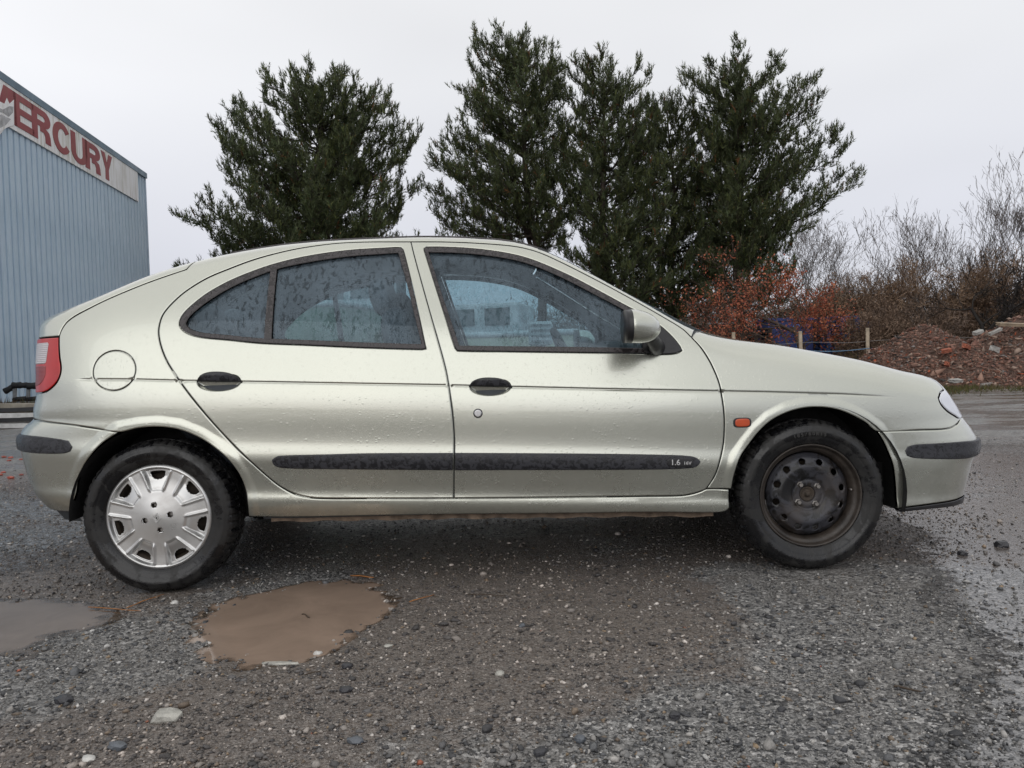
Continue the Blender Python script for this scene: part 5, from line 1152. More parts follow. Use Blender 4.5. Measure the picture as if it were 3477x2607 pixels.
# quarter panel, roof rail, screen pillar and sill are one pressing
side = (vm(np.linspace(-1.19, .88, 90)) + [T_['cowl'][0]] + T_['fdoortop'][::-1][1:] + T_['rdoor'][1:] + T_['fdoorbot'][::-1][1:]
        + [(.9523, .3372), (.955, .2615)] + T_['sillbot'][::-1] + T_['rarch'][::-1][1:] [:-6] )
side = [p for p in side]
ra = T_['rarch'][::-1]
k_j = min(range(len(ra)), key=lambda i: abs(ra[i][0] + 1.4193))
side = (vm(np.linspace(-1.19, .88, 90)) + [T_['cowl'][0]] + T_['fdoortop'][::-1][1:] + T_['rdoor'][1:] + T_['fdoorbot'][::-1][1:]
        + [(.9523, .3372), (.955, .2615)] + T_['sillbot'][::-1] + ra[1:k_j+1] + T_['rbtop'][::-1][1:] + [(A_TAIL, .700), (A_TAIL, .792)]
        + T_['lamp'][::-1] + T_['hatch'][1:-1])
SIDE = panel('body_side', side, M_PAINT, CAR, holes=[FLAP], corner=50)
panel('fuel_flap', FLAP, M_PAINT, SIDE, flange=.008, crease=True, gap=.0006)
rd = T_['rdoor'] + T_['B'][::-1][1:-1]
RDOOR = panel('rear_door', rd, M_PAINT, CAR, holes=[T_['rdlo']], corner=50)
fd = T_['fdoortop'] + T_['fdoorfront'][1:] + T_['fdoorbot'][1:] + T_['B'][::-1][1:-1]
FDOOR = panel('front_door', fd, M_PAINT, CAR, holes=[T_['fdlo']], corner=50)
fa = T_['farch']
kf = min(range(len(fa)), key=lambda i: abs(fa[i][0] - 1.5581))
fen = ([T_['cowl'][0]] + vm(np.linspace(.90, 1.97, 60)) + T_['head'][::-1] + T_['fbtop'][::-1][1:] + fa[:kf][::-1] + [(.9523, .3385)] + T_['fdoorfront'][::-1][:-1])
FENDER = panel('front_wing', fen, M_PAINT, CAR, corner=50)
fb = (T_['fbtop'][:-1] + [(2.03, .572), (2.30, .578), (A1, .578), (A1, .238)] + T_['fliptop'][::-1] + fa[kf+1:-1][::-1])
FB = panel('front_bumper', fb, M_PAINT, CAR, corner=50, crease=False)
lip = T_['fliptop'] + [(2.3, .24), (A1, .24), (A1, .205), (2.3, .205)] + T_['flipbot'][::-1]
panel('chin_lip', lip, M_BLACK, FB, off=.004, rings=((0, -.004), (.004, .0)), crease=False, grid=.02, flange=.03)
rb = (T_['rbtop'] + ra[k_j+1:] + T_['rbbot'][1:] + [(-2.1, .345), (A0, .345), (A0, .70), (A_TAIL, .70)])
RB = panel('rear_bumper', rb[::1], M_PAINT, CAR, corner=50, crease=False)
ht = ([(A_TAIL, 1.017)] + T_['hatchlow'] + T_['hatch'][1:-1] + vm(np.linspace(-1.19, A0, 60)) + [(A0, .70), (A_TAIL, .70)])
HATCH = panel('tailgate', ht, M_PAINT, CAR, corner=50, crease=False)
RUB = ((0, .0), (.004, .007), (.010, .0115))
panel('bumper_strip', T_['rstrip'][:-1] + [T_['rstrip'][-1], (-2.3, .559), (A0, .559), (A0, .629), (-2.3, .629)], M_BUMPER, RB, gap=0, rings=RUB, crease=False, grid=.02)
panel('bumper_strip', [(A1, .486), (2.3, .486)] + T_['fstrip'] + [(2.3, .410), (A1, .410)], M_BUMPER, FB, gap=0, rings=RUB, crease=False, grid=.02)
# lamps
lamp = T_['lamp'] + [(A_TAIL, .794), (A_TAIL, 1.0165)]
TL = panel('tail_light', lamp, M_RED, CAR, gap=.003, off=.003, corner=50, crease=False, rings=((0, -.003), (.004, 0)))
TR['tlw'] = [(-1.765, .990), (-1.765, .918), (-1.775, .910), (-2.0, .908), (-2.0, .995), (-1.775, .997)]
panel('reversing_lens', TR['tlw'], M_CLEARLAMP, TL, off=.0045, gap=.001, rings=((0, -.001), (.004, 0)), crease=False, flange=.006)
panel('fog_lens', [(-1.762, .903), (-1.757, .868), (-1.772, .842), (-1.815, .825), (-2.0, .815), (-2.0, .904)], M_DRED, TL, off=.0040, gap=.001, rings=((0, -.001), (.004, 0)), crease=False, flange=.006)
hd = T_['head'] + vm(np.linspace(1.97, 2.32, 20)) + [(2.36, .60), (2.30, .583), (2.1, .575)]
HL = panel('headlight', hd, M_LENS, CAR, gap=.003, off=.004, corner=50, crease=False, rings=((0, -.004), (.006, 0)), flange=.02)
panel('lamp_bowl', hd, M_CHROME, HL, gap=.006, off=-.035, crease=False, flange=.002, rings=((0, .02), (.02, 0.0)))
panel('grille', [(2.32, .578), (2.38, .60)] + vm(np.linspace(2.36, A1, 20)) + [(A1, .582)], M_BLACK, CAR, crease=False, corner=50, grid=.02)
# windows
RTRIM = panel('window_surround', T_['rdlo'], M_TRIM, RDOOR, holes=[T_['rdloin']], gap=.0, off=.002, rings=((0, -.003), (.003, .002)), flange=.02, crease=False, grid=.01)
panel('window_post', T_['mullion'], M_TRIM, RDOOR, off=.004, gap=0, rings=((0, -.003), (.003, 0)), flange=.02, crease=False, grid=.01)
def grow(poly, d):
    p = catmull(poly, .012); p = p if area2(p) > 0 else p[::-1]
    return [tuple(q) for q in inset(p, -d)]
panel('window_glass', grow(T_['rdloin'], .006), M_GLASS, RDOOR, off=-.014, gap=0, rings=((0, 0), (.004, 0)), flange=.003, crease=False, grid=.02, raw=True)
panel('window_surround', T_['fdlo'], M_TRIM, FDOOR, holes=[T_['fdloin']], gap=.0, off=.002, rings=((0, -.003), (.003, .002)), flange=.02, crease=False, grid=.01)
panel('window_glass', grow(T_['fdloin'], .006), M_GLASS, FDOOR, off=-.014, gap=0, rings=((0, 0), (.004, 0)), flange=.003, crease=False, grid=.02, raw=True)
panel('mirror_sail', T_['sail'], M_BLACK, FDOOR, off=.006, gap=0, rings=((0, -.003), (.004, .002)), flange=.02, crease=False, grid=.01)
# handles, lock, rub strips, side repeater
for door, key, (ca, cv) in ((RDOOR, 'rhandle', (-1.028, .838)), (FDOOR, 'fhandle', (.026, .786))):
    hp = T_[key]
    panel('door_handle', hp, M_BLACK, door, gap=0, off=.012, rings=((0, -.006), (.005, .002)), flange=.022, crease=False, grid=.008, corner=70)
    cc = np.mean(hp, 0); sc_ = [((p[0]-cc[0]-.006)*.76+cc[0]+.012, (p[1]-cc[1])*.78+cc[1]) for p in hp]
    panel('handle_flap', sc_, M_BUMPER, door, gap=0, off=.0165, rings=((0, -.003), (.003, 0)), flange=.01, crease=False, grid=.008, corner=70)
la, lv = T_['lock'][0]
ring_ = lambda r, n=24, c=(la, lv): [(c[0]+r*math.cos(q), c[1]+r*math.sin(q)) for q in np.linspace(0, 2*math.pi, n, endpoint=False)]
panel('lock_bezel', ring_(.0185), M_BLACK, FDOOR, gap=0, off=.002, rings=((0, -.002), (.003, .0)), flange=.004, crease=False, grid=.01, far=False)
panel('lock_barrel', ring_(.0145), M_CHROME, FDOOR, gap=0, off=.004, rings=((0, -.001), (.003, .0)), flange=.003, crease=False, grid=.006, far=False)
RUB2 = ((0, .0), (.004, .008), (.011, .0135))
panel('rub_strip', T_['strip_r'], M_BUMPER, RDOOR, gap=0, rings=RUB2, crease=False, grid=.016, corner=60)
panel('rub_strip', T_['strip_f'], M_BUMPER, FDOOR, gap=0, rings=RUB2, crease=False, grid=.016, corner=60)
bp = [(.756+.052*np.sign(math.cos(q))*abs(math.cos(q))**.55, .4525-.0018*math.cos(q)+.0165*np.sign(math.sin(q))*abs(math.sin(q))**.75) for q in np.linspace(0, 2*math.pi, 40, endpoint=False)]
panel('badge_plate', bp, M_BLACK, FDOOR, gap=0, off=.0150, rings=((0, -.001), (.002, .001)), flange=.004, crease=False, grid=.01, far=False)
M_SILVERTXT = simple('silver_lettering', (.62, .62, .62), .3, metal=.6, var=.05)
def stick_text(txt, a0, v0, size, parent, off, sx=1.0, bold=.0008, shear=0.0):
    V, Fc = text_mesh(txt, size, .0008, bold)
    Q = PS(a0 + V[:, 0]*sx + shear*V[:, 1], v0 + V[:, 1] - .033*V[:, 0]*sx, off + V[:, 2])
    return mesh_obj('lettering', Q, Fc, M_SILVERTXT, parent, smooth=False)
stick_text('1.6', .736, .4535, .030, FDOOR, .0175, 1.05, .0004)
stick_text('16V', .783, .4495, .017, FDOOR, .0175, 1.15, .0003)
ind = lambda s: [(1.0097+.036*s*np.sign(math.cos(q))*abs(math.cos(q))**.5, .599+.0195*s*np.sign(math.sin(q))*abs(math.sin(q))**.6) for q in np.linspace(0, 2*math.pi, 36, endpoint=False)]
IND = panel('side_repeater', ind(1.0), M_BLACK, FENDER, gap=0, off=.003, rings=((0, -.002), (.003, .001)), flange=.006, crease=False, grid=.01)
panel('amber_lens', ind(.80), M_AMBER, FENDER, gap=0, off=.007, rings=((0, -.003), (.004, .001)), flange=.004, crease=False, grid=.008)

# top of the body: roof, screens, bonnet
def edge_top(a): return SF.P(np.asarray(a, float), SF.vmax(np.asarray(a, float)))
crown_f = pchip([A0, -2.1, -1.6, -1.2, -.6, 0, .27, .6, .89, 1.2, 1.8, 2.2, A1], [0, .01, .03, .04, .045, .045, .04, .03, .014, .012, .014, .012, 0])
bulge_f = pchip([A0, -2.0, -1.6, -1.2, -.9, 0, .27, .6, .89, 1.3, 1.9, A1], [0, -.03, -.08, -.05, 0, 0, .03, .07, .15, .06, 0, 0])
def top_patch(name, a0, a1, mat, parent, t0=-1.0, t1=1.0, lift=0.0, na=40, nt=24):
    a = np.linspace(a0, a1, na)[:, None]; t = np.linspace(t0, t1, nt)[None]
    Q = edge_top(a[:, 0])[:, None]
    V = np.stack([Q[..., 0] + bulge_f(a)*(1-t*t), -Q[..., 1]*t + 0*a, Q[..., 2] + crown_f(a)*(1-t*t) + lift], -1).reshape(-1, 3)
    Fc = np.array([(i*nt+j, (i+1)*nt+j, (i+1)*nt+j+1, i*nt+j+1) for i in range(na-1) for j in range(nt-1)])
    return mesh_obj(name, V, Fc, mat, parent)
ROOF = top_patch('roof', -1.19, .265, M_PAINT, CAR)
top_patch('windscreen', .272, .875, M_GLASS2, CAR, -.985, .985)
top_patch('bonnet', .90, A1-.01, M_PAINT, CAR, na=70)
top_patch('cowl_panel', .87, .905, M_BLACK, CAR, na=6, lift=-.004)
top_patch('tailgate_skin', A0+.01, -1.88, M_PAINT, HATCH)
top_patch('rear_window', -1.875, -1.20, M_GLASS2, HATCH, -.9, .9)
for s in (-1, 1): top_patch('rear_window_edge', -1.88, -1.195, M_PAINT, HATCH, *( (-1, -.895) if s < 0 else (.895, 1)), nt=5)
for s in (-1, 1):
    aa = np.linspace(-1.062, .272, 90); q = edge_top(aa); q[:, 1] *= -s; q[:, 1] += s*.012 * (1 if s < 0 else 1) * -1; q[:, 2] += .002
    m = MB(); m.tube(q, .0075, 6); m.build('roof_moulding', M_TRIM, ROOF, smooth=True)
    m = MB(); e0 = q[-1]; m.box((e0[0]-.005, e0[1], e0[2]+.002), (.045, .03, .012), rot_y(.42)); m.build('moulding_end_cap', M_BUMPER, ROOF)
# wiper at the foot of the screen
m = MB(); m.tube([(.93, -.30, .968), (.90, .05, .985), (.86, .35, .99)], .008, 6); m.tube([(.95, -.42, .965), (.93, -.30, .972), (.90, 0, .985)], .006, 6)
m.build('wiper', M_BLACK, CAR, smooth=True)

# door mirror
def mirror_obj(side):
    n, k = 22, 26
    c = np.array([.600, -.925, .985]); V = []; Fc = []
    xs = np.concatenate([np.linspace(-.062, -.03, 4), np.linspace(-.015, .078, n-4)])
    for x in xs:
        u = np.clip((x + .03)/.108, 0, 1); sc = (1 - u**2.2)**.5 if u > 0 else 1.0
        if x < -.045: sc *= .97
        for q in np.linspace(0, 2*math.pi, k, endpoint=False):
            ce, se = math.cos(q), math.sin(q)
            yy = .098*np.sign(ce)*abs(ce)**.75; zz = .064*np.sign(se)*abs(se)**.85
            V.append((x + .10*0, yy*sc + .02*u, zz*sc - .012*u))
    V = np.array(V); nn = len(xs)
    Fc = [(i*k+j, i*k+(j+1) % k, (i+1)*k+(j+1) % k, (i+1)*k+j) for i in range(nn-1) for j in range(k)] + [tuple(range(k-1, -1, -1))]
    V = V + c
    fl = np.array([1, side*-1, 1.0]) if side > 0 else np.array([1, 1, 1.0])
    fmat = [1 if (min(V[list(f), 0]) < c[0]-.050) else 0 for f in Fc]
    ff = Fc if side < 0 else [f[::-1] for f in Fc]
    return V*fl, ff, fmat
for sd in (-1, 1):
    V, Fc, fm = mirror_obj(sd)
    o = mesh_obj('door_mirror', V, Fc, [M_PAINT, M_BLACK], CAR, fmat=fm)
    m = MB(); m.tube([(.690, sd*.775, .905), (.672, sd*.83, .918), (.645, sd*.885, .945), (.63, sd*.93, .96)], [.034, .028, .026, .03], 14)
    m.build('mirror_foot', M_BLACK, o, smooth=True)

# inner shell behind the gaps, cabin lining
def in_arch(p): 
    return (np.hypot(p[:, 0]+1.275, p[:, 1]-.30) < .385) | (np.hypot(p[:, 0]-1.315, p[:, 1]-.30) < .385)
ga = np.linspace(-2.3, 2.25, 230); gv = np.linspace(0, 1, 60)
AA = ga[:, None] + 0*gv; VVv = .27 + (SF.vmax(ga)[:, None]-.012-.27)*gv
idx = np.arange(AA.size).reshape(AA.shape)
quads = np.stack([idx[:-1, :-1], idx[1:, :-1], idx[1:, 1:], idx[:-1, 1:]], -1).reshape(-1, 4)
cen = np.stack([AA.ravel()[quads].mean(1), VVv.ravel()[quads].mean(1)], -1)
hole = in_arch(cen)
for key in ('rdlo', 'fdlo'): hole |= inside(cen, catmull(T_[key], .02)) | (seg_dist(cen, catmull(T_[key], .02), True) < .012)
quads = quads[~hole]
for sd in (-1, 1):
    Vs = SF.P(AA, VVv, -.022).reshape(-1, 3) * np.array([1, -sd, 1])
    mesh_obj('inner_shell', Vs, quads if sd < 0 else quads[:, ::-1], M_GAP if 0 else M_CABIN2, CAR)
m = MB(); m.box((0, 0, .33), (3.3, 1.30, .14)); m.box((0, 0, .325), (1.75, 1.46, .13)); m.build('floor_pan', M_GAP, CAR)
M_RUST = simple('rusty_sill_flange', (.17, .125, .09), .85, var=.5, scale=22, bump=.5, bscale=60)
aa = np.linspace(-.86, .90, 60); lo_ = np.interp(aa, *np.array(TR['sillbot']).T)
for sd in (-1, 1):
    top_ = SF.P(aa, lo_+.01, -.035); bot_ = top_.copy(); bot_[:, 2] = lo_ - .022 + .003*np.sin(aa*37); b2 = bot_.copy(); b2[:, 1] += .006
    V = np.concatenate([top_, bot_, b2]) * np.array([1, -sd, 1]); n = len(aa)
    Fc = [(r*n+i, r*n+i+1, (r+1)*n+i+1, (r+1)*n+i) for r in range(2) for i in range(n-1)]
    mesh_obj('sill_flange', V, Fc if sd < 0 else [f[::-1] for f in Fc], M_RUST, CAR, smooth=False)
for wx in (-1.275, 1.315):
    for sd in (-1, 1):
        m = MB(); m.lathe([(.352, sd*.815), (.352, sd*.50), (.05, sd*.50)], 28, 'y', R(0 if wx < 0 else -14), R(182 if wx < 0 else 180), center=(wx, 0, .305))
        m.build('wheel_arch_liner', M_LINER, CAR, smooth=False)

# cabin: seats, dashboard, steering wheel
def cushion(m, c, d, rot=None, p=3.2, n=14):
    """rounded block"""
    u = np.linspace(-math.pi/2, math.pi/2, n); w = np.linspace(0, 2*math.pi, 2*n, endpoint=False)
    f = lambda x: np.sign(x)*np.abs(x)**(2/p)
    V = np.array([(f(math.cos(a))*f(math.cos(b)), f(math.cos(a))*f(math.sin(b)), f(math.sin(a))) for a in u for b in w]) * np.array(d)/2
    if rot is not None: V = V @ np.array(rot).T
    k = 2*n
    return m.add(V + np.array(c), [(i*k+j, i*k+(j+1) % k, (i+1)*k+(j+1) % k, (i+1)*k+j) for i in range(n-1) for j in range(k)])
def part(name, fn, mat, parent): m = MB(); fn(m); return m.build(name, mat, parent, smooth=True)
for sy in (-.37, .37):
    st = part('front_seat', lambda m: (cushion(m, (.02, sy, .50), (.52, .50, .20)), cushion(m, (-.30, sy, .80), (.17, .50, .66), rot_y(-.30))), M_SEAT, CAR)
    part('headrest', lambda m: cushion(m, (-.44, sy, 1.165), (.11, .27, .17), rot_y(-.25), 2.6), M_SEAT, st)
st = part('rear_seat', lambda m: (cushion(m, (-.98, 0, .52), (.50, 1.30, .22)), cushion(m, (-1.27, 0, .78), (.20, 1.32, .56), rot_y(-.32))), M_SEAT, CAR)
for sy in (-.42, .0, .42): part('headrest', lambda m: cushion(m, (-1.345, sy, 1.095), (.15, .27, .20), rot_y(-.2), 2.3), M_SEAT, st)
part('parcel_shelf', lambda m: m.box((-1.62, 0, .95), (.46, 1.15, .02), rot_y(-.05)), M_CABIN, CAR)
part('dashboard', lambda m: (cushion(m, (.82, 0, .80), (.52, 1.42, .30), None, 4), cushion(m, (.70, .36, .90), (.30, .42, .12), None, 3)), M_CABIN2, CAR)
m = MB(); q = np.linspace(0, 2*math.pi, 33)
ringp = np.stack([0*q, .185*np.cos(q), .185*np.sin(q)], -1) @ rot_y(-.42).T + np.array([.44, .37, .86])
m.tube(ringp, .016, 8, False); 
for a_ in (.2, 2.94, 4.71): m.tube([np.array([.44, .37, .86]), np.array([0, .185*math.cos(a_), .185*math.sin(a_)]) @ rot_y(-.42).T + np.array([.44, .37, .86])], .018, 6)
m.tube([(.44, .37, .86), (.70, .37, .80)], .03, 8); m.build('steering_wheel', M_BLACK, CAR, smooth=True)
# headlining
top_patch('headlining', -1.15, .24, M_CABIN, CAR, -.97, .97, lift=-.035)

# far side of the body repeats the near side
root_map = {}
for o, V, Fc, N, mat in MIRROR:
    me = mesh_from(o.name, V*np.array([1, -1, 1]), [tuple(f[::-1]) for f in Fc], mats=[mat])
    me.normals_split_custom_set_from_vertices([tuple(map(float, q)) for q in N*np.array([1, -1, 1])])
    c = bpy.data.objects.new(o.name.split('.')[0], me); link(c, root_map.get(o.parent.name, o.parent)); root_map[o.name] = c
# ------------------------------------------------------------------ CAR: wheels
def tyre_mat():
    t = NT('wet_tyre_rubber'); v = t.coord()
    n = t.noise(v, 24, 5, .6); blot = t.ramp(t.noise(v, 18, 4, .6, .5), [(.46, 0.0), (.56, 1.0)])
    t.inp('Base Color', t.mix(blot, (.007, .007, .008), t.ramp(n, [(.3, (.011, .011, .011)), (.7, (.022, .021, .020))])))
    t.inp('Roughness', t.mix(blot, (.22,)*3, (.62,)*3))
    t.inp('Normal', t.bump(t.math('ADD', n, t.math('MULTIPLY', t.noise(v, 160, 2), .3)), .25, .006)); return t.m
M_TYRE = tyre_mat()
def cap_mat():
    t = NT('silver_wheel_trim'); v = t.coord()
    n = t.noise(v, 14, 6, .65)
    t.inp('Base Color', t.mix(t.ramp(n, [(.52, 0.0), (.75, .35)]), (.64, .64, .63), (.28, .25, .22)))
    t.inp('Metallic', .8); t.inp('Roughness', t.ramp(n, [(.3, .26), (.7, .4)])); return t.m
M_CAP = cap_mat()
def steel_mat():
    t = NT('worn_black_steel_rim'); v = t.coord()
    wear = t.ramp(t.noise(v, 13, 7, .72, .8), [(.44, 0.0), (.50, 1.0)])
    rust = t.ramp(t.noise(v, 5, 5, .6), [(.48, 0.0), (.72, 1.0)])
    c = t.mix(wear, (.012, .012, .013), (.045, .046, .055))
    c = t.mix(t.math('MULTIPLY', rust, .7), c, (.085, .064, .046))
    t.inp('Base Color', c); t.inp('Roughness', t.mix(wear, (.30,)*3, (.46,)*3)); t.inp('Metallic', .15)
    t.inp('Normal', t.bump(t.math('ADD', wear, t.noise(v, 60, 3)), .15, .003)); return t.m
M_STEEL = steel_mat()
M_BRAKE = simple('rusty_brake_dust', (.050, .038, .028), .8, var=.5, scale=18, bump=.4, bscale=50)
M_BOLT = simple('zinc_bolt', (.30, .28, .26), .45, metal=.8, var=.35, scale=60)
M_BARREL = simple('brake_dusted_rim_barrel', (.040, .032, .026), .45, var=.5, scale=14, bump=.2, bscale=60)
RT_ = .302
def tyre(parent):
    """lathe with tread blocks; axis y, outer face at negative y"""
    prof = [(.203, -.066), (.209, -.078), (.214, -.080), (.219, -.0835), (.236, -.0905), (.239, -.0905), (.241, -.0925), (.255, -.0945), (.262, -.0945), (.264, -.093), (.272, -.0915), (.281, -.087), (.2885, -.0795), (.2925, -.073), (.2965, -.066),
            (.3005, -.052), (.3025, -.034), (.3025, -.030), (.296, -.030), (.296, -.024), (.3030, -.024), (.3030, -.003), (.296, -.003), (.296, .003), (.3030, .003), (.3030, .024), (.296, .024), (.296, .030), (.3025, .030), (.3005, .055), (.2925, .073), (.281, .087), (.255, .0945), (.215, .080), (.203, .066)]
    prof = np.array(prof); k = len(prof); nb = 62; per = 4; n = nb*per
    V = np.zeros((n, k, 3)); ang = np.arange(n)*2*math.pi/n
    for j, (r, h) in enumerate(prof):
        rr = np.full(n, r); sk = 0 if h < 0 else 2
        if r > .280 and abs(h) > .028:
            groove = ((np.arange(n)+sk) % per) == 0
            rr = rr - np.where(groove, .006 if r > .2895 else .002, 0)
        if r > .2965 and abs(h) < .024: rr = rr - np.where(((np.arange(n)+1) % (2*per)) == 0, .005, 0)
        zz = rr*np.sin(ang); flat = np.maximum(-(zz) - .2945, 0)           # contact patch
        bul = h*(1 + .10*np.clip((-np.sin(ang)-.75)/.25, 0, 1)*(.205 < r < .29))
        V[:, j] = np.stack([rr*np.cos(ang), bul, zz + flat], -1)
    Fc = np.array([(i*k+j, ((i+1) % n)*k+j, ((i+1) % n)*k+j+1, i*k+j+1) for i in range(n) for j in range(k-1)])
    o = mesh_obj('tyre', V.reshape(-1, 3), Fc, M_TYRE, parent)
    me = o.data; me.normals_split_custom_set_from_vertices if 0 else None
    sh = np.zeros(len(me.polygons), bool)
    fj = np.tile(np.arange(k-1), n); sh[(fj < 11) | (fj > k-6)] = True
    me.polygons.foreach_set('use_smooth', sh)
    return o
def arc_text(txt, r, mid_deg, size, y, parent, mat, emb=.0014, wid=1.0, bold=.0004):
    out_V, out_F, nb = [], [], 0
    adv = .72*size*wid; tot = adv*len(txt)
    for i, ch in enumerate(txt):
        if ch == ' ': continue
        V, Fc = text_mesh(ch, size, emb, bold)
        if not len(V): continue
        th = R(mid_deg) - ((i+.5)*adv - tot/2)/r
        rad = r + V[:, 1]; ph = th - V[:, 0]*wid/r
        out_V.append(np.stack([rad*np.cos(ph), y - V[:, 2] + 0*rad, rad*np.sin(ph)], -1)); out_F += [tuple(q+nb for q in f) for f in Fc]; nb += len(V)
    return mesh_obj('sidewall_lettering', np.concatenate(out_V), out_F, mat, parent, smooth=False)
def cap_height(r, th):
    """wheel trim: axial height (outward positive), and whether the spot is an open vent"""
    seg = 2*math.pi/7
    ph = ((th - R(65) + seg/2) % seg) - seg/2          # 0 in the middle of a pad, +-seg/2 in the middle of a vent
    w_pad = .0225 + .0045*np.clip((r-.105)/.075, 0, 1)    # half width of pad in metres
    s = np.abs(ph)*r
    base = .018 - .010*smooth01((r-.055)/.11) + .004*np.cos(np.clip(r/.09, 0, 1)*math.pi)   # dished dome
    pad = base + .002
    ridge = np.exp(-((s-w_pad)/.0045)**2)*.0075*smooth01((r-.100)/.02)*smooth01((.203-r)/.02)
    inner = smooth01((r-.102)/.008)
    vent = smooth01((s-w_pad-.002)/.007)*inner
    h = pad*(1-vent) + (base-.004-.012*smooth01((r-.115)/.05)*smooth01((.20-r)/.012))*vent + ridge
    lip = smooth01((r-.188)/.008); h = h*(1-lip) + lip*(.0075 - .010*smooth01((r-.203)/.010) + .002*np.cos((r-.197)*400))
    # vent opening: rounded slot
    vs = (np.abs(((th - R(64) + seg/2) % seg) - seg/2)*0)
    phv = ((th - R(64) + seg/2 + seg/2) % seg) - seg/2  # 0 mid vent
    phv = ((th - R(65)) % seg) - seg/2
    sx = phv*r; op = ((sx/.031)**2 + ((r-.180)/.033)**2 < 1) & (r < .1825)
    return h, op
def hubcap(parent, y0):
    rs = np.concatenate([np.linspace(.004, .085, 16), np.linspace(.089, .135, 16), np.linspace(.138, .190, 24), np.linspace(.193, .213, 9)])
    n = 336; th = np.arange(n)*2*math.pi/n
    RR, TH = np.meshgrid(rs, th, indexing='ij'); H, OP = cap_height(RR, TH)
    lug = np.zeros_like(H, bool)
    for q in (12, 102, 192, 282):
        d = np.hypot(RR*np.cos(TH)-.050*math.cos(R(q)), RR*np.sin(TH)-.050*math.sin(R(q)))
        H = H - .004*(np.exp(-((d-.0135)/.0035)**2))*0; lug |= d < .0115
    V = np.stack([RR*np.cos(TH), y0 - H, RR*np.sin(TH)], -1).reshape(-1, 3)
    idx = np.arange(RR.size).reshape(RR.shape); j2 = np.roll(idx, -1, 1)
    q = np.stack([idx[:-1], idx[1:], j2[1:], j2[:-1]], -1).reshape(-1, 4)
    bad = (OP | lug).ravel()[q].mean(1) > .5
    q = q[~bad]
    cap = mesh_obj('wheel_trim', V, q, M_CAP, parent)
    sol = cap.modifiers.new('thick', 'SOLIDIFY'); sol.thickness = .003; sol.offset = -1
    H0, _ = cap_height(np.array([.004]), np.array([0.0]))
    yc = y0 - float(H0[0])
    m = MB()
    # diamond emblem: two nested raised outlines
    def diamond(w, h, t, lift):
        o_ = [(0, h), (w, .0), (0, -h), (-w, 0)]; i_ = [(0, h-t*2.0), (w-t*1.4, 0), (0, -h+t*2.0), (-w+t*1.4, 0)]
        V = [(x, yc - lift, z) for x, z in o_] + [(x, yc - lift, z) for x, z in i_] + [(x, yc+.002, z) for x, z in o_] + [(x, yc+.002, z) for x, z in i_]
        F = []
        for i in range(4):
            k = (i+1) % 4; F += [(i, k, 4+k, 4+i), (i, 8+i, 8+k, k), (4+i, 4+k, 12+k, 12+i)]
        m.add(np.array(V) @ rot_y(R(8)).T, F)
    diamond(.0165, .021, .0036, .0028); diamond(.0080, .0105, .0028, .0028)
    m.build('emblem', M_CAP, cap)
    for q in (12, 102, 192, 282):
        c = (.050*math.cos(R(q)), .050*math.sin(R(q)))
        m = MB(); m.lathe([(.0, y0-.006), (.0065, y0-.006), (.0075, y0-.004), (.0075, y0+.03)], 6, 'y', center=(c[0], 0, c[1])); m.build('wheel_bolt', M_BOLT, parent)
        m = MB(); m.lathe([(.0122, y0-.0205), (.0112, y0-.0175), (.0108, y0+.01), (.004, y0+.012)], 20, 'y', center=(c[0], 0, c[1])); m.build('bolt_well', M_BRAKE, parent, smooth=True)
def rim_barrel(parent, mat, y_out):
    m = MB(); m.lathe([(.2055, y_out+.006), (.2065, y_out+.001), (.2045, y_out-.003), (.200, y_out-.002), (.197, y_out+.004), (.1945, y_out+.014), (.190, y_out+.020), (.186, y_out+.021), (.181, y_out+.026), (.176, y_out+.034), (.168, y_out+.062), (.166, y_out+.10), (.19, y_out+.15)], 72, 'y')
    return m.build('rim', mat, parent, smooth=True)
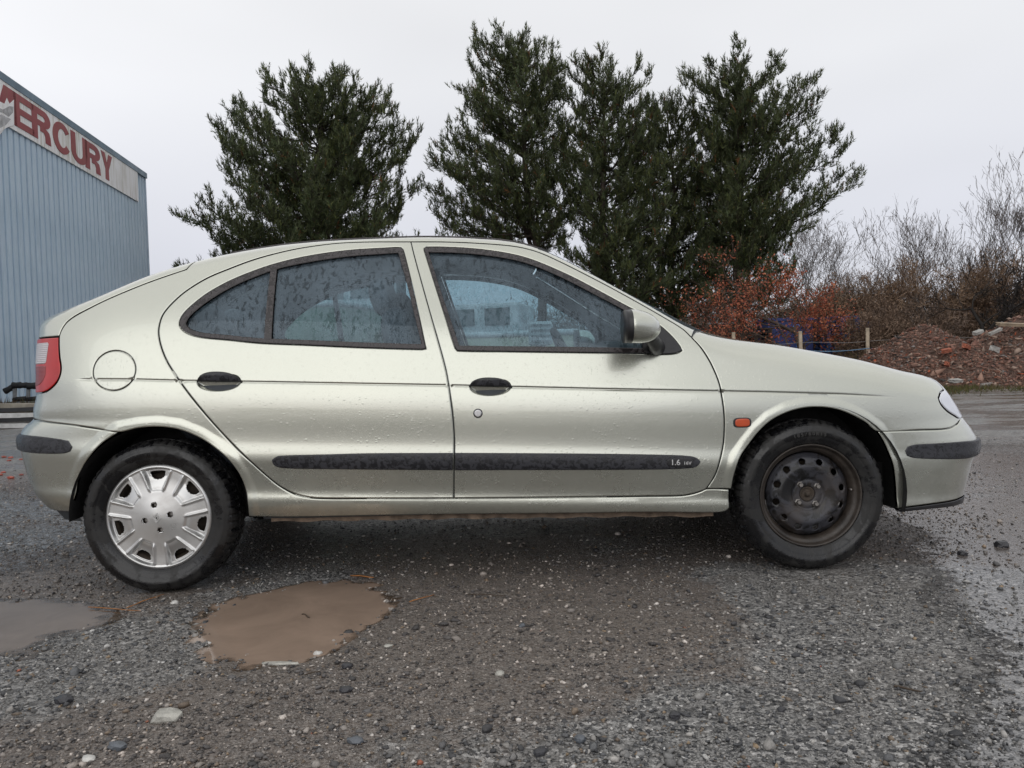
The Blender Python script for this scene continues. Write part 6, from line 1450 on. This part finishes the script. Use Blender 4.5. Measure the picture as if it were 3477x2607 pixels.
def steel_disc(parent, y0):
    """pressed disc with a ring of round holes, CDT-meshed so the holes are clean"""
    nh = 12; holes = []
    for i in range(nh):
        q = 2*math.pi*(i+.35)/nh; holes.append(np.array([(.1365*math.cos(q)+.0135*math.cos(u), .1365*math.sin(q)+.0135*math.sin(u)) for u in np.linspace(0, 2*math.pi, 18, endpoint=False)]))
    pts, edges = [], []
    def ring(p):
        b = len(pts); pts.extend([tuple(x) for x in p]); edges.extend([(b+i, b+(i+1) % len(p)) for i in range(len(p))])
    for h in holes: ring(h)
    for r in (.030, .036, .056, .060, .066, .070, .080, .090, .098, .104, .110, .116, .122, .151, .156, .162, .168):
        n = max(30, int(r*2*math.pi/.008)); ring([(r*math.cos(u), r*math.sin(u)) for u in np.linspace(0, 2*math.pi, n, endpoint=False)])
    for r in (.129, .144):
        for u in np.linspace(0, 2*math.pi, 120, endpoint=False):
            p = (r*math.cos(u), r*math.sin(u))
            if all(np.hypot(*(h.mean(0)-p)) > .0155 for h in holes): pts.append(p)
    res = delaunay_2d_cdt([Vector(p) for p in pts], edges, [], 0, 1e-7, True)
    vs = np.array([tuple(p) for p in res[0]]); tri = np.array(res[2]); cen = vs[tri].mean(1); rc = np.hypot(*cen.T)
    ok = (rc > .0299) & (rc < .1682)
    for h in holes: ok &= np.hypot(*(cen-h.mean(0)).T) > .0133
    hz = pchip([.0, .030, .036, .056, .060, .066, .070, .090, .104, .116, .128, .145, .152, .160, .169], [-.012, -.012, -.008, -.008, -.010, -.003, .001, .007, .012, .0125, .006, .002, -.004, -.014, -.020])
    r = np.hypot(*vs.T); V = np.stack([vs[:, 0], y0 - hz(r), vs[:, 1]], -1)
    tri = tri[ok]
    fn = np.cross(V[tri[:, 1]]-V[tri[:, 0]], V[tri[:, 2]]-V[tri[:, 0]]); fl = fn[:, 1] > 0; tri[fl] = tri[fl][:, ::-1]
    o = mesh_obj('rim_disc', V, tri, M_STEEL, parent)
    sol = o.modifiers.new('thick', 'SOLIDIFY'); sol.thickness = .005; sol.offset = -1
    m = MB(); m.lathe([(.0, y0+.002), (.007, y0+.002), (.010, y0+.006), (.012, y0+.014), (.022, y0+.016), (.026, y0+.010), (.030, y0+.012), (.031, y0+.03)], 24, 'y'); m.build('hub_nut', M_BRAKE, parent, smooth=True)
    for q in (38, 128, 218, 308):
        c = (.050*math.cos(R(q)), .050*math.sin(R(q))); m = MB()
        m.lathe([(.0, y0-.010), (.0075, y0-.010), (.0092, y0-.007), (.0092, y0+.004), (.013, y0+.007), (.013, y0+.012)], 6, 'y', center=(c[0], 0, c[1])); m.build('wheel_bolt', M_BOLT, parent)
    m = MB(); m.tube([(.178, y0+.03, .015), (.172, y0-.008, .014)], [.005, .004], 8); m.build('valve', M_BOLT, parent, smooth=True)
for nm, wx, sd, kind in (('w', -1.29, -1, 'cap'), ('w', 1.29, -1, 'steel'), ('w', -1.29, 1, 'cap'), ('w', 1.29, 1, 'steel')):
    wh = empty('wheel', (wx, sd*.720, .2965), 0 if sd < 0 else math.pi, CAR)
    if sd < 0: wh['label'] = 'rear wheel with silver seven spoke plastic trim' if kind == 'cap' else 'front wheel with bare worn black steel rim'
    tyre(wh)
    if kind == 'cap':
        rim_barrel(wh, M_BRAKE, -.070); hubcap(wh, -.068)
        m = MB(); m.lathe([(.0, -.02), (.165, -.02), (.17, .0)], 40, 'y'); m.build('brake_drum', M_BRAKE, wh, smooth=True)
        if sd < 0: arc_text('175/65 R15', .2485, 250, .016, -.0935, wh, M_TYRE) if 0 else None
    else:
        rim_barrel(wh, M_BARREL, -.074); steel_disc(wh, -.046)
        m = MB(); m.lathe([(.0, .0), (.13, .0), (.13, .02)], 40, 'y'); m.build('brake_disc', M_BRAKE, wh, smooth=True)
        if sd < 0:
            M_SIDEW = simple('moulded_rubber_letters', (.045, .044, .042), .5, var=.2)
            arc_text('185/60R15', .2485, 92, .0185, -.0945, wh, M_SIDEW, .0012, 1.15)
# ================================================================== LOOSE STONES
def ico():
    t = (1+5**.5)/2; V = np.array([(-1,t,0),(1,t,0),(-1,-t,0),(1,-t,0),(0,-1,t),(0,1,t),(0,-1,-t),(0,1,-t),(t,0,-1),(t,0,1),(-t,0,-1),(-t,0,1)], float)
    F = np.array([(0,11,5),(0,5,1),(0,1,7),(0,7,10),(0,10,11),(1,5,9),(5,11,4),(11,10,2),(10,7,6),(7,1,8),(3,9,4),(3,4,2),(3,2,6),(3,6,8),(3,8,9),(4,9,5),(2,4,11),(6,2,10),(8,6,7),(9,8,1)])
    return unit(V), F
IV, IF = ico()
OV = np.array([(-1,0,0),(1,0,0),(0,-1,0),(0,1,0),(0,0,-1),(0,0,1)], float); OF = np.array([(2,0,4),(1,2,4),(3,1,4),(0,3,4),(0,2,5),(2,1,5),(1,3,5),(3,0,5)])
def stone_mat():
    t = NT('wet_stone'); v = t.coord(); c = t.attr('col')
    c = t.mix(1.0, c, t.ramp(t.noise(v, 160, 4, .7), [(.3, .65), (.7, 1.3)]), 'MULTIPLY'); t.inp('Base Color', c)
    t.inp('Roughness', t.ramp(t.noise(v, 8, 3), [(.35, .30), (.65, .62)])); t.inp('Normal', t.bump(t.noise(v, 260, 3), .35, .003)); return t.m
M_STONE = stone_mat()
PAL = np.array([(.048, .049, .053), (.10, .102, .106), (.17, .167, .163), (.24, .232, .22), (.33, .315, .295), (.50, .49, .47), (.17, .13, .095), (.26, .19, .12), (.28, .09, .05)])
PW_ = np.array([.27, .22, .17, .13, .10, .055, .055, .012, .0012])
def gravel(name, label, n, Y0, Y1, smed, ssig, seed, smin, smax, tmpl):
    TV, TF = tmpl; nv = len(TV); rng = np.random.default_rng(seed)
    y = Y0*(Y1/Y0)**rng.random(n*2); x = rng.uniform(-1, 1, n*2)*(.68*y+.75)
    dens = .35 + 1.3*vnoise(x*2.3+seed, y*2.3); w_r = sm((x-(1.5+(y-3)*.5))/.6); dens *= 1-.70*w_r
    dens *= np.where(poly_sd(np.stack([x, y], -1), PUDDLE) > .05, .035, 1)*np.where(poly_sd(np.stack([x, y], -1), PUDDLE2) > .06, .10, 1)
    k = rng.random(n*2) < dens; x, y = x[k][:n], y[k][:n]; n = len(x)
    s = np.clip(rng.lognormal(math.log(smed), ssig, n), smin, smax)
    keep = np.ones(n, bool)
    for tx, ty in ((-1.405, 3.16), (1.178, 3.215)): keep &= ~((np.abs(x-tx) < .13) & (np.abs(y-ty) < .13) & (s > .006))
    x, y, s = x[keep], y[keep], s[keep]; n = len(x)
    jit = 1+rng.normal(0, .26, (n, nv, 1)); sc = np.stack([rng.uniform(.8, 1.35, n), rng.uniform(.65, 1.0, n), rng.uniform(.40, .75, n)], -1)
    L = TV[None]*jit*sc[:, None]*s[:, None, None]*.5
    a = rng.uniform(0, 6.28, n); tl = rng.normal(0, .35, n); ca, sa, ct, st = np.cos(a), np.sin(a), np.cos(tl), np.sin(tl)
    X, Y, Z = L[..., 0], L[..., 1], L[..., 2]; Y, Z = Y*ct[:, None]-Z*st[:, None], Y*st[:, None]+Z*ct[:, None]
    X, Y = X*ca[:, None]-Y*sa[:, None], X*sa[:, None]+Y*ca[:, None]
    h = ground_h(x, y) + s*sc[:, 2]*rng.uniform(.0, .30, n)
    V = np.stack([X+x[:, None], Y+y[:, None], Z+h[:, None]], -1).reshape(-1, 3)
    F = (TF[None]+nv*np.arange(n)[:, None, None]).reshape(-1, 3)
    c = PAL[rng.choice(len(PAL), n, p=PW_/PW_.sum())]*rng.uniform(.75, 1.25, (n, 1))
    brown = sm((fbm(x, y, .8, 4)*1.9+.3)/.7)[:, None]; c = c*(1-.35*brown) + .35*brown*c.mean(1, keepdims=True)*np.array([1.35, 1.0, .75])
    o = mesh_obj(name, V, F, M_STONE, cols=np.repeat(c, nv, 0), smooth=False); tag(o, label, kind='stuff'); return o
gravel('gravel', 'loose wet gravel over the yard', 66000, 1.40, 6.5, .0067, .45, 31, .0028, .016, (unit(OV+.18*np.random.default_rng(2).normal(size=OV.shape))*1.12, OF))
gravel('gravel', 'coarser loose chippings over the yard', 5600, 1.40, 9.0, .0135, .38, 32, .010, .034, (IV, IF))
# single stones that stand out
M_ROCK = {'pale': simple('pale_limestone', (.40, .39, .35), .6, var=.35, scale=30, bump=.6, bscale=90), 'white': simple('white_quartz', (.55, .54, .51), .45, var=.2, scale=40, bump=.3, bscale=120), 'dark': simple('dark_wet_rock', (.035, .035, .040), .35, var=.4, scale=30, bump=.5, bscale=80), 'blue': simple('blue_grey_slate', (.10, .11, .125), .35, var=.3, scale=30, bump=.4, bscale=80)}
def rock(sx, sy, w, d, h, kind, label, seed):
    w, d, h = w*.8, d*.8, h*.75; rng = np.random.default_rng(seed); dd = at(sx, sy, 1.0)-np.array([0, 0, CAM_H]); p = dd*(-CAM_H/dd[2]); V, F = IV.copy(), IF
    # one subdivision for a chunkier outline
    ed = {}; V = [tuple(v) for v in V]; F2 = []
    def midp(a, b):
        k = (min(a, b), max(a, b))
        if k not in ed: m_ = np.array(V[a])+np.array(V[b]); V.append(tuple(m_/np.linalg.norm(m_))); ed[k] = len(V)-1
        return ed[k]
    for a, b, c in F: x, y, z = midp(a, b), midp(b, c), midp(c, a); F2 += [(a, x, z), (x, b, y), (z, y, c), (x, y, z)]
    V = np.array(V); V = np.sign(V)*np.abs(V)**.8*(1+rng.normal(0, .09, (len(V), 1))); V = V*np.array([w, d, h])/2*np.array([1, 1, 1.0])
    V = V @ rot_z(rng.uniform(-.5, .5)).T
    o = mesh_obj('stone', V, F2, M_ROCK[kind], smooth=False); o.location = (p[0], p[1], float(ground_h(p[0], p[1]))+h*.22); tag(o, label, 'stone', 'single stones lying on the yard')
for i, a in enumerate(((570, 2436, .095, .07, .045, 'pale', 'large pale stone half buried in the left foreground'), (218, 2378, .055, .045, .035, 'dark', 'dark purple grey stone at far left of the foreground'), (397, 2541, .062, .035, .026, 'blue', 'flat blue grey stone below the large pale one'), (1078, 2212, .034, .03, .026, 'white', 'white stone on the near edge of the brown puddle'),
        (1180, 2268, .040, .032, .026, 'dark', 'black stone just below the brown puddle'), (593, 2048, .032, .028, .024, 'white', 'white stone between the rear wheel and the brown puddle'), (1176, 2350, .045, .035, .026, 'dark', 'dark stone a little below the black one'), (1207, 2522, .050, .03, .024, 'blue', 'slate stone in the lower middle foreground'), (1319, 2198, .032, .022, .014, 'pale', 'small pale stone right of the brown puddle'),
        (949, 2246, .14, .035, .012, 'pale', 'thin pale slab along the near puddle edge'), (1697, 2296, .030, .026, .022, 'pale', 'rounded pale stone in the middle foreground'), (2291, 2434, .036, .030, .024, 'dark', 'dark angular stone in the right foreground'), (1773, 2135, .026, .02, .018, 'blue', 'small grey stone below the front door'), (2653, 2412, .026, .02, .018, 'dark', 'small dark stone at right foreground'), (1969, 2518, .032, .028, .024, 'blue', 'grey rounded stone at lower middle'), (3400, 1856, .075, .06, .05, 'dark', 'dark block at the right edge beyond the front wheel'), (3268, 1884, .050, .045, .035, 'dark', 'dark lump right of the front wheel'), (300, 2580, .04, .03, .02, 'white', 'white stone at bottom left corner'), (1835, 2560, .038, .03, .025, 'dark', 'black stone at the bottom middle'))):
    rock(*a, 100+i)
# twigs and fallen pine needles
M_STICK = simple('dead_stick', (.06, .042, .028), .7, var=.3, scale=30); M_ORANGE = simple('orange_pine_needle', (.32, .13, .035), .6, var=.3, scale=30)
for sx0, sy0, sx1, sy1, r, mt, lab in ((3035, 2336, 3130, 2352, .003, M_STICK, 'dark stick in the right foreground'), (430, 2065, 560, 2020, .0018, M_ORANGE, 'orange pine needle left of the brown puddle'), (1390, 2045, 1475, 2025, .0018, M_ORANGE, 'orange pine needle right of the brown puddle'), (1590, 2028, 1715, 2031, .002, M_STICK, 'thin reddish twig below the doors'), (1035, 2300, 1090, 2285, .002, M_STICK, 'short black twig below the puddle'), (300, 2060, 480, 2075, .0018, M_ORANGE, 'orange needle beside the grey puddle'), (1190, 1955, 1270, 1962, .003, M_ORANGE, 'orange leaf stalk at the far puddle edge')):
    q = []
    for f in np.linspace(0, 1, 6):
        dd = at(sx0+(sx1-sx0)*f, sy0+(sy1-sy0)*f, 1.0)-np.array([0, 0, CAM_H]); p = dd*(-CAM_H/dd[2]); q.append((p[0], p[1]+.004*math.sin(f*5), max(float(ground_h(p[0], p[1])), WATER_Z)+.006))
    m = MB(); m.tube(q, [r, r, r, r*.9, r*.8, r*.6], 6); o = m.build('twig', mt, smooth=True); tag(o, lab, 'twig', 'twigs and needles on the ground')
m = MB(); q = []
for sx, sy in ((1024, 2081), (1031, 2080), (1038, 2083), (1045, 2089), (1050, 2093)):
    dd = at(sx, sy, 1.0)-np.array([0, 0, CAM_H]); p = dd*(-CAM_H/dd[2]); q.append((p[0], p[1], WATER_Z+.003))
m.tube(q, [.0015, .002, .002, .003, .002], 6); o = m.build('twig', M_STICK, smooth=True); tag(o, 'curled dark stalk floating in the brown puddle', 'twig', 'twigs and needles on the ground')
# red brick crumbs left of the car
rng = np.random.default_rng(55); m = MB()
for i in range(70):
    x, y = rng.uniform(-5.6, -3.9), rng.choice([rng.normal(7.0, .22), rng.normal(8.2, .25)]); s = rng.uniform(.008, .03); V = IV*(1+rng.normal(0, .2, (12, 1)))*np.array([1.2, 1, .5])*s
    m.add(V+np.array([x, y, float(ground_h(x, y))+.006]), IF, np.array([.30, .065, .042])*rng.uniform(.6, 1.2))
o = m.build('brick_crumbs', M_STONE, cols=True); tag(o, 'red brick crumbs strewn behind the rear bumper', kind='stuff')
# unseen treeline added behind the camera to darken low reflections in paint and glass
rng = np.random.default_rng(18); P = []
for i in range(120):
    x = rng.uniform(-130, 130); y = rng.uniform(-98, -84); hh = rng.uniform(2.5, 4.5); k = 260
    P.append(np.stack([x+rng.normal(0, 1.6, k), y+rng.normal(0, 1.0, k), hh*rng.random(k)**.8], -1))
P = np.concatenate(P); D = unit(rng.normal(0, .7, P.shape)+np.array([0, 0, .8])); V, F = ribbons(P, D, rng.uniform(.5, 1.2, len(P)), np.full(len(P), .25), rng)
o = mesh_obj('far_wood', V, F, M_TWIG, cols=np.repeat(np.array([(.07, .06, .05), (.05, .055, .035), (.085, .07, .055)])[rng.integers(0, 3, len(P))], 3, 0), smooth=False); tag(o, 'unseen treeline added behind the viewer to darken reflections', kind='stuff')
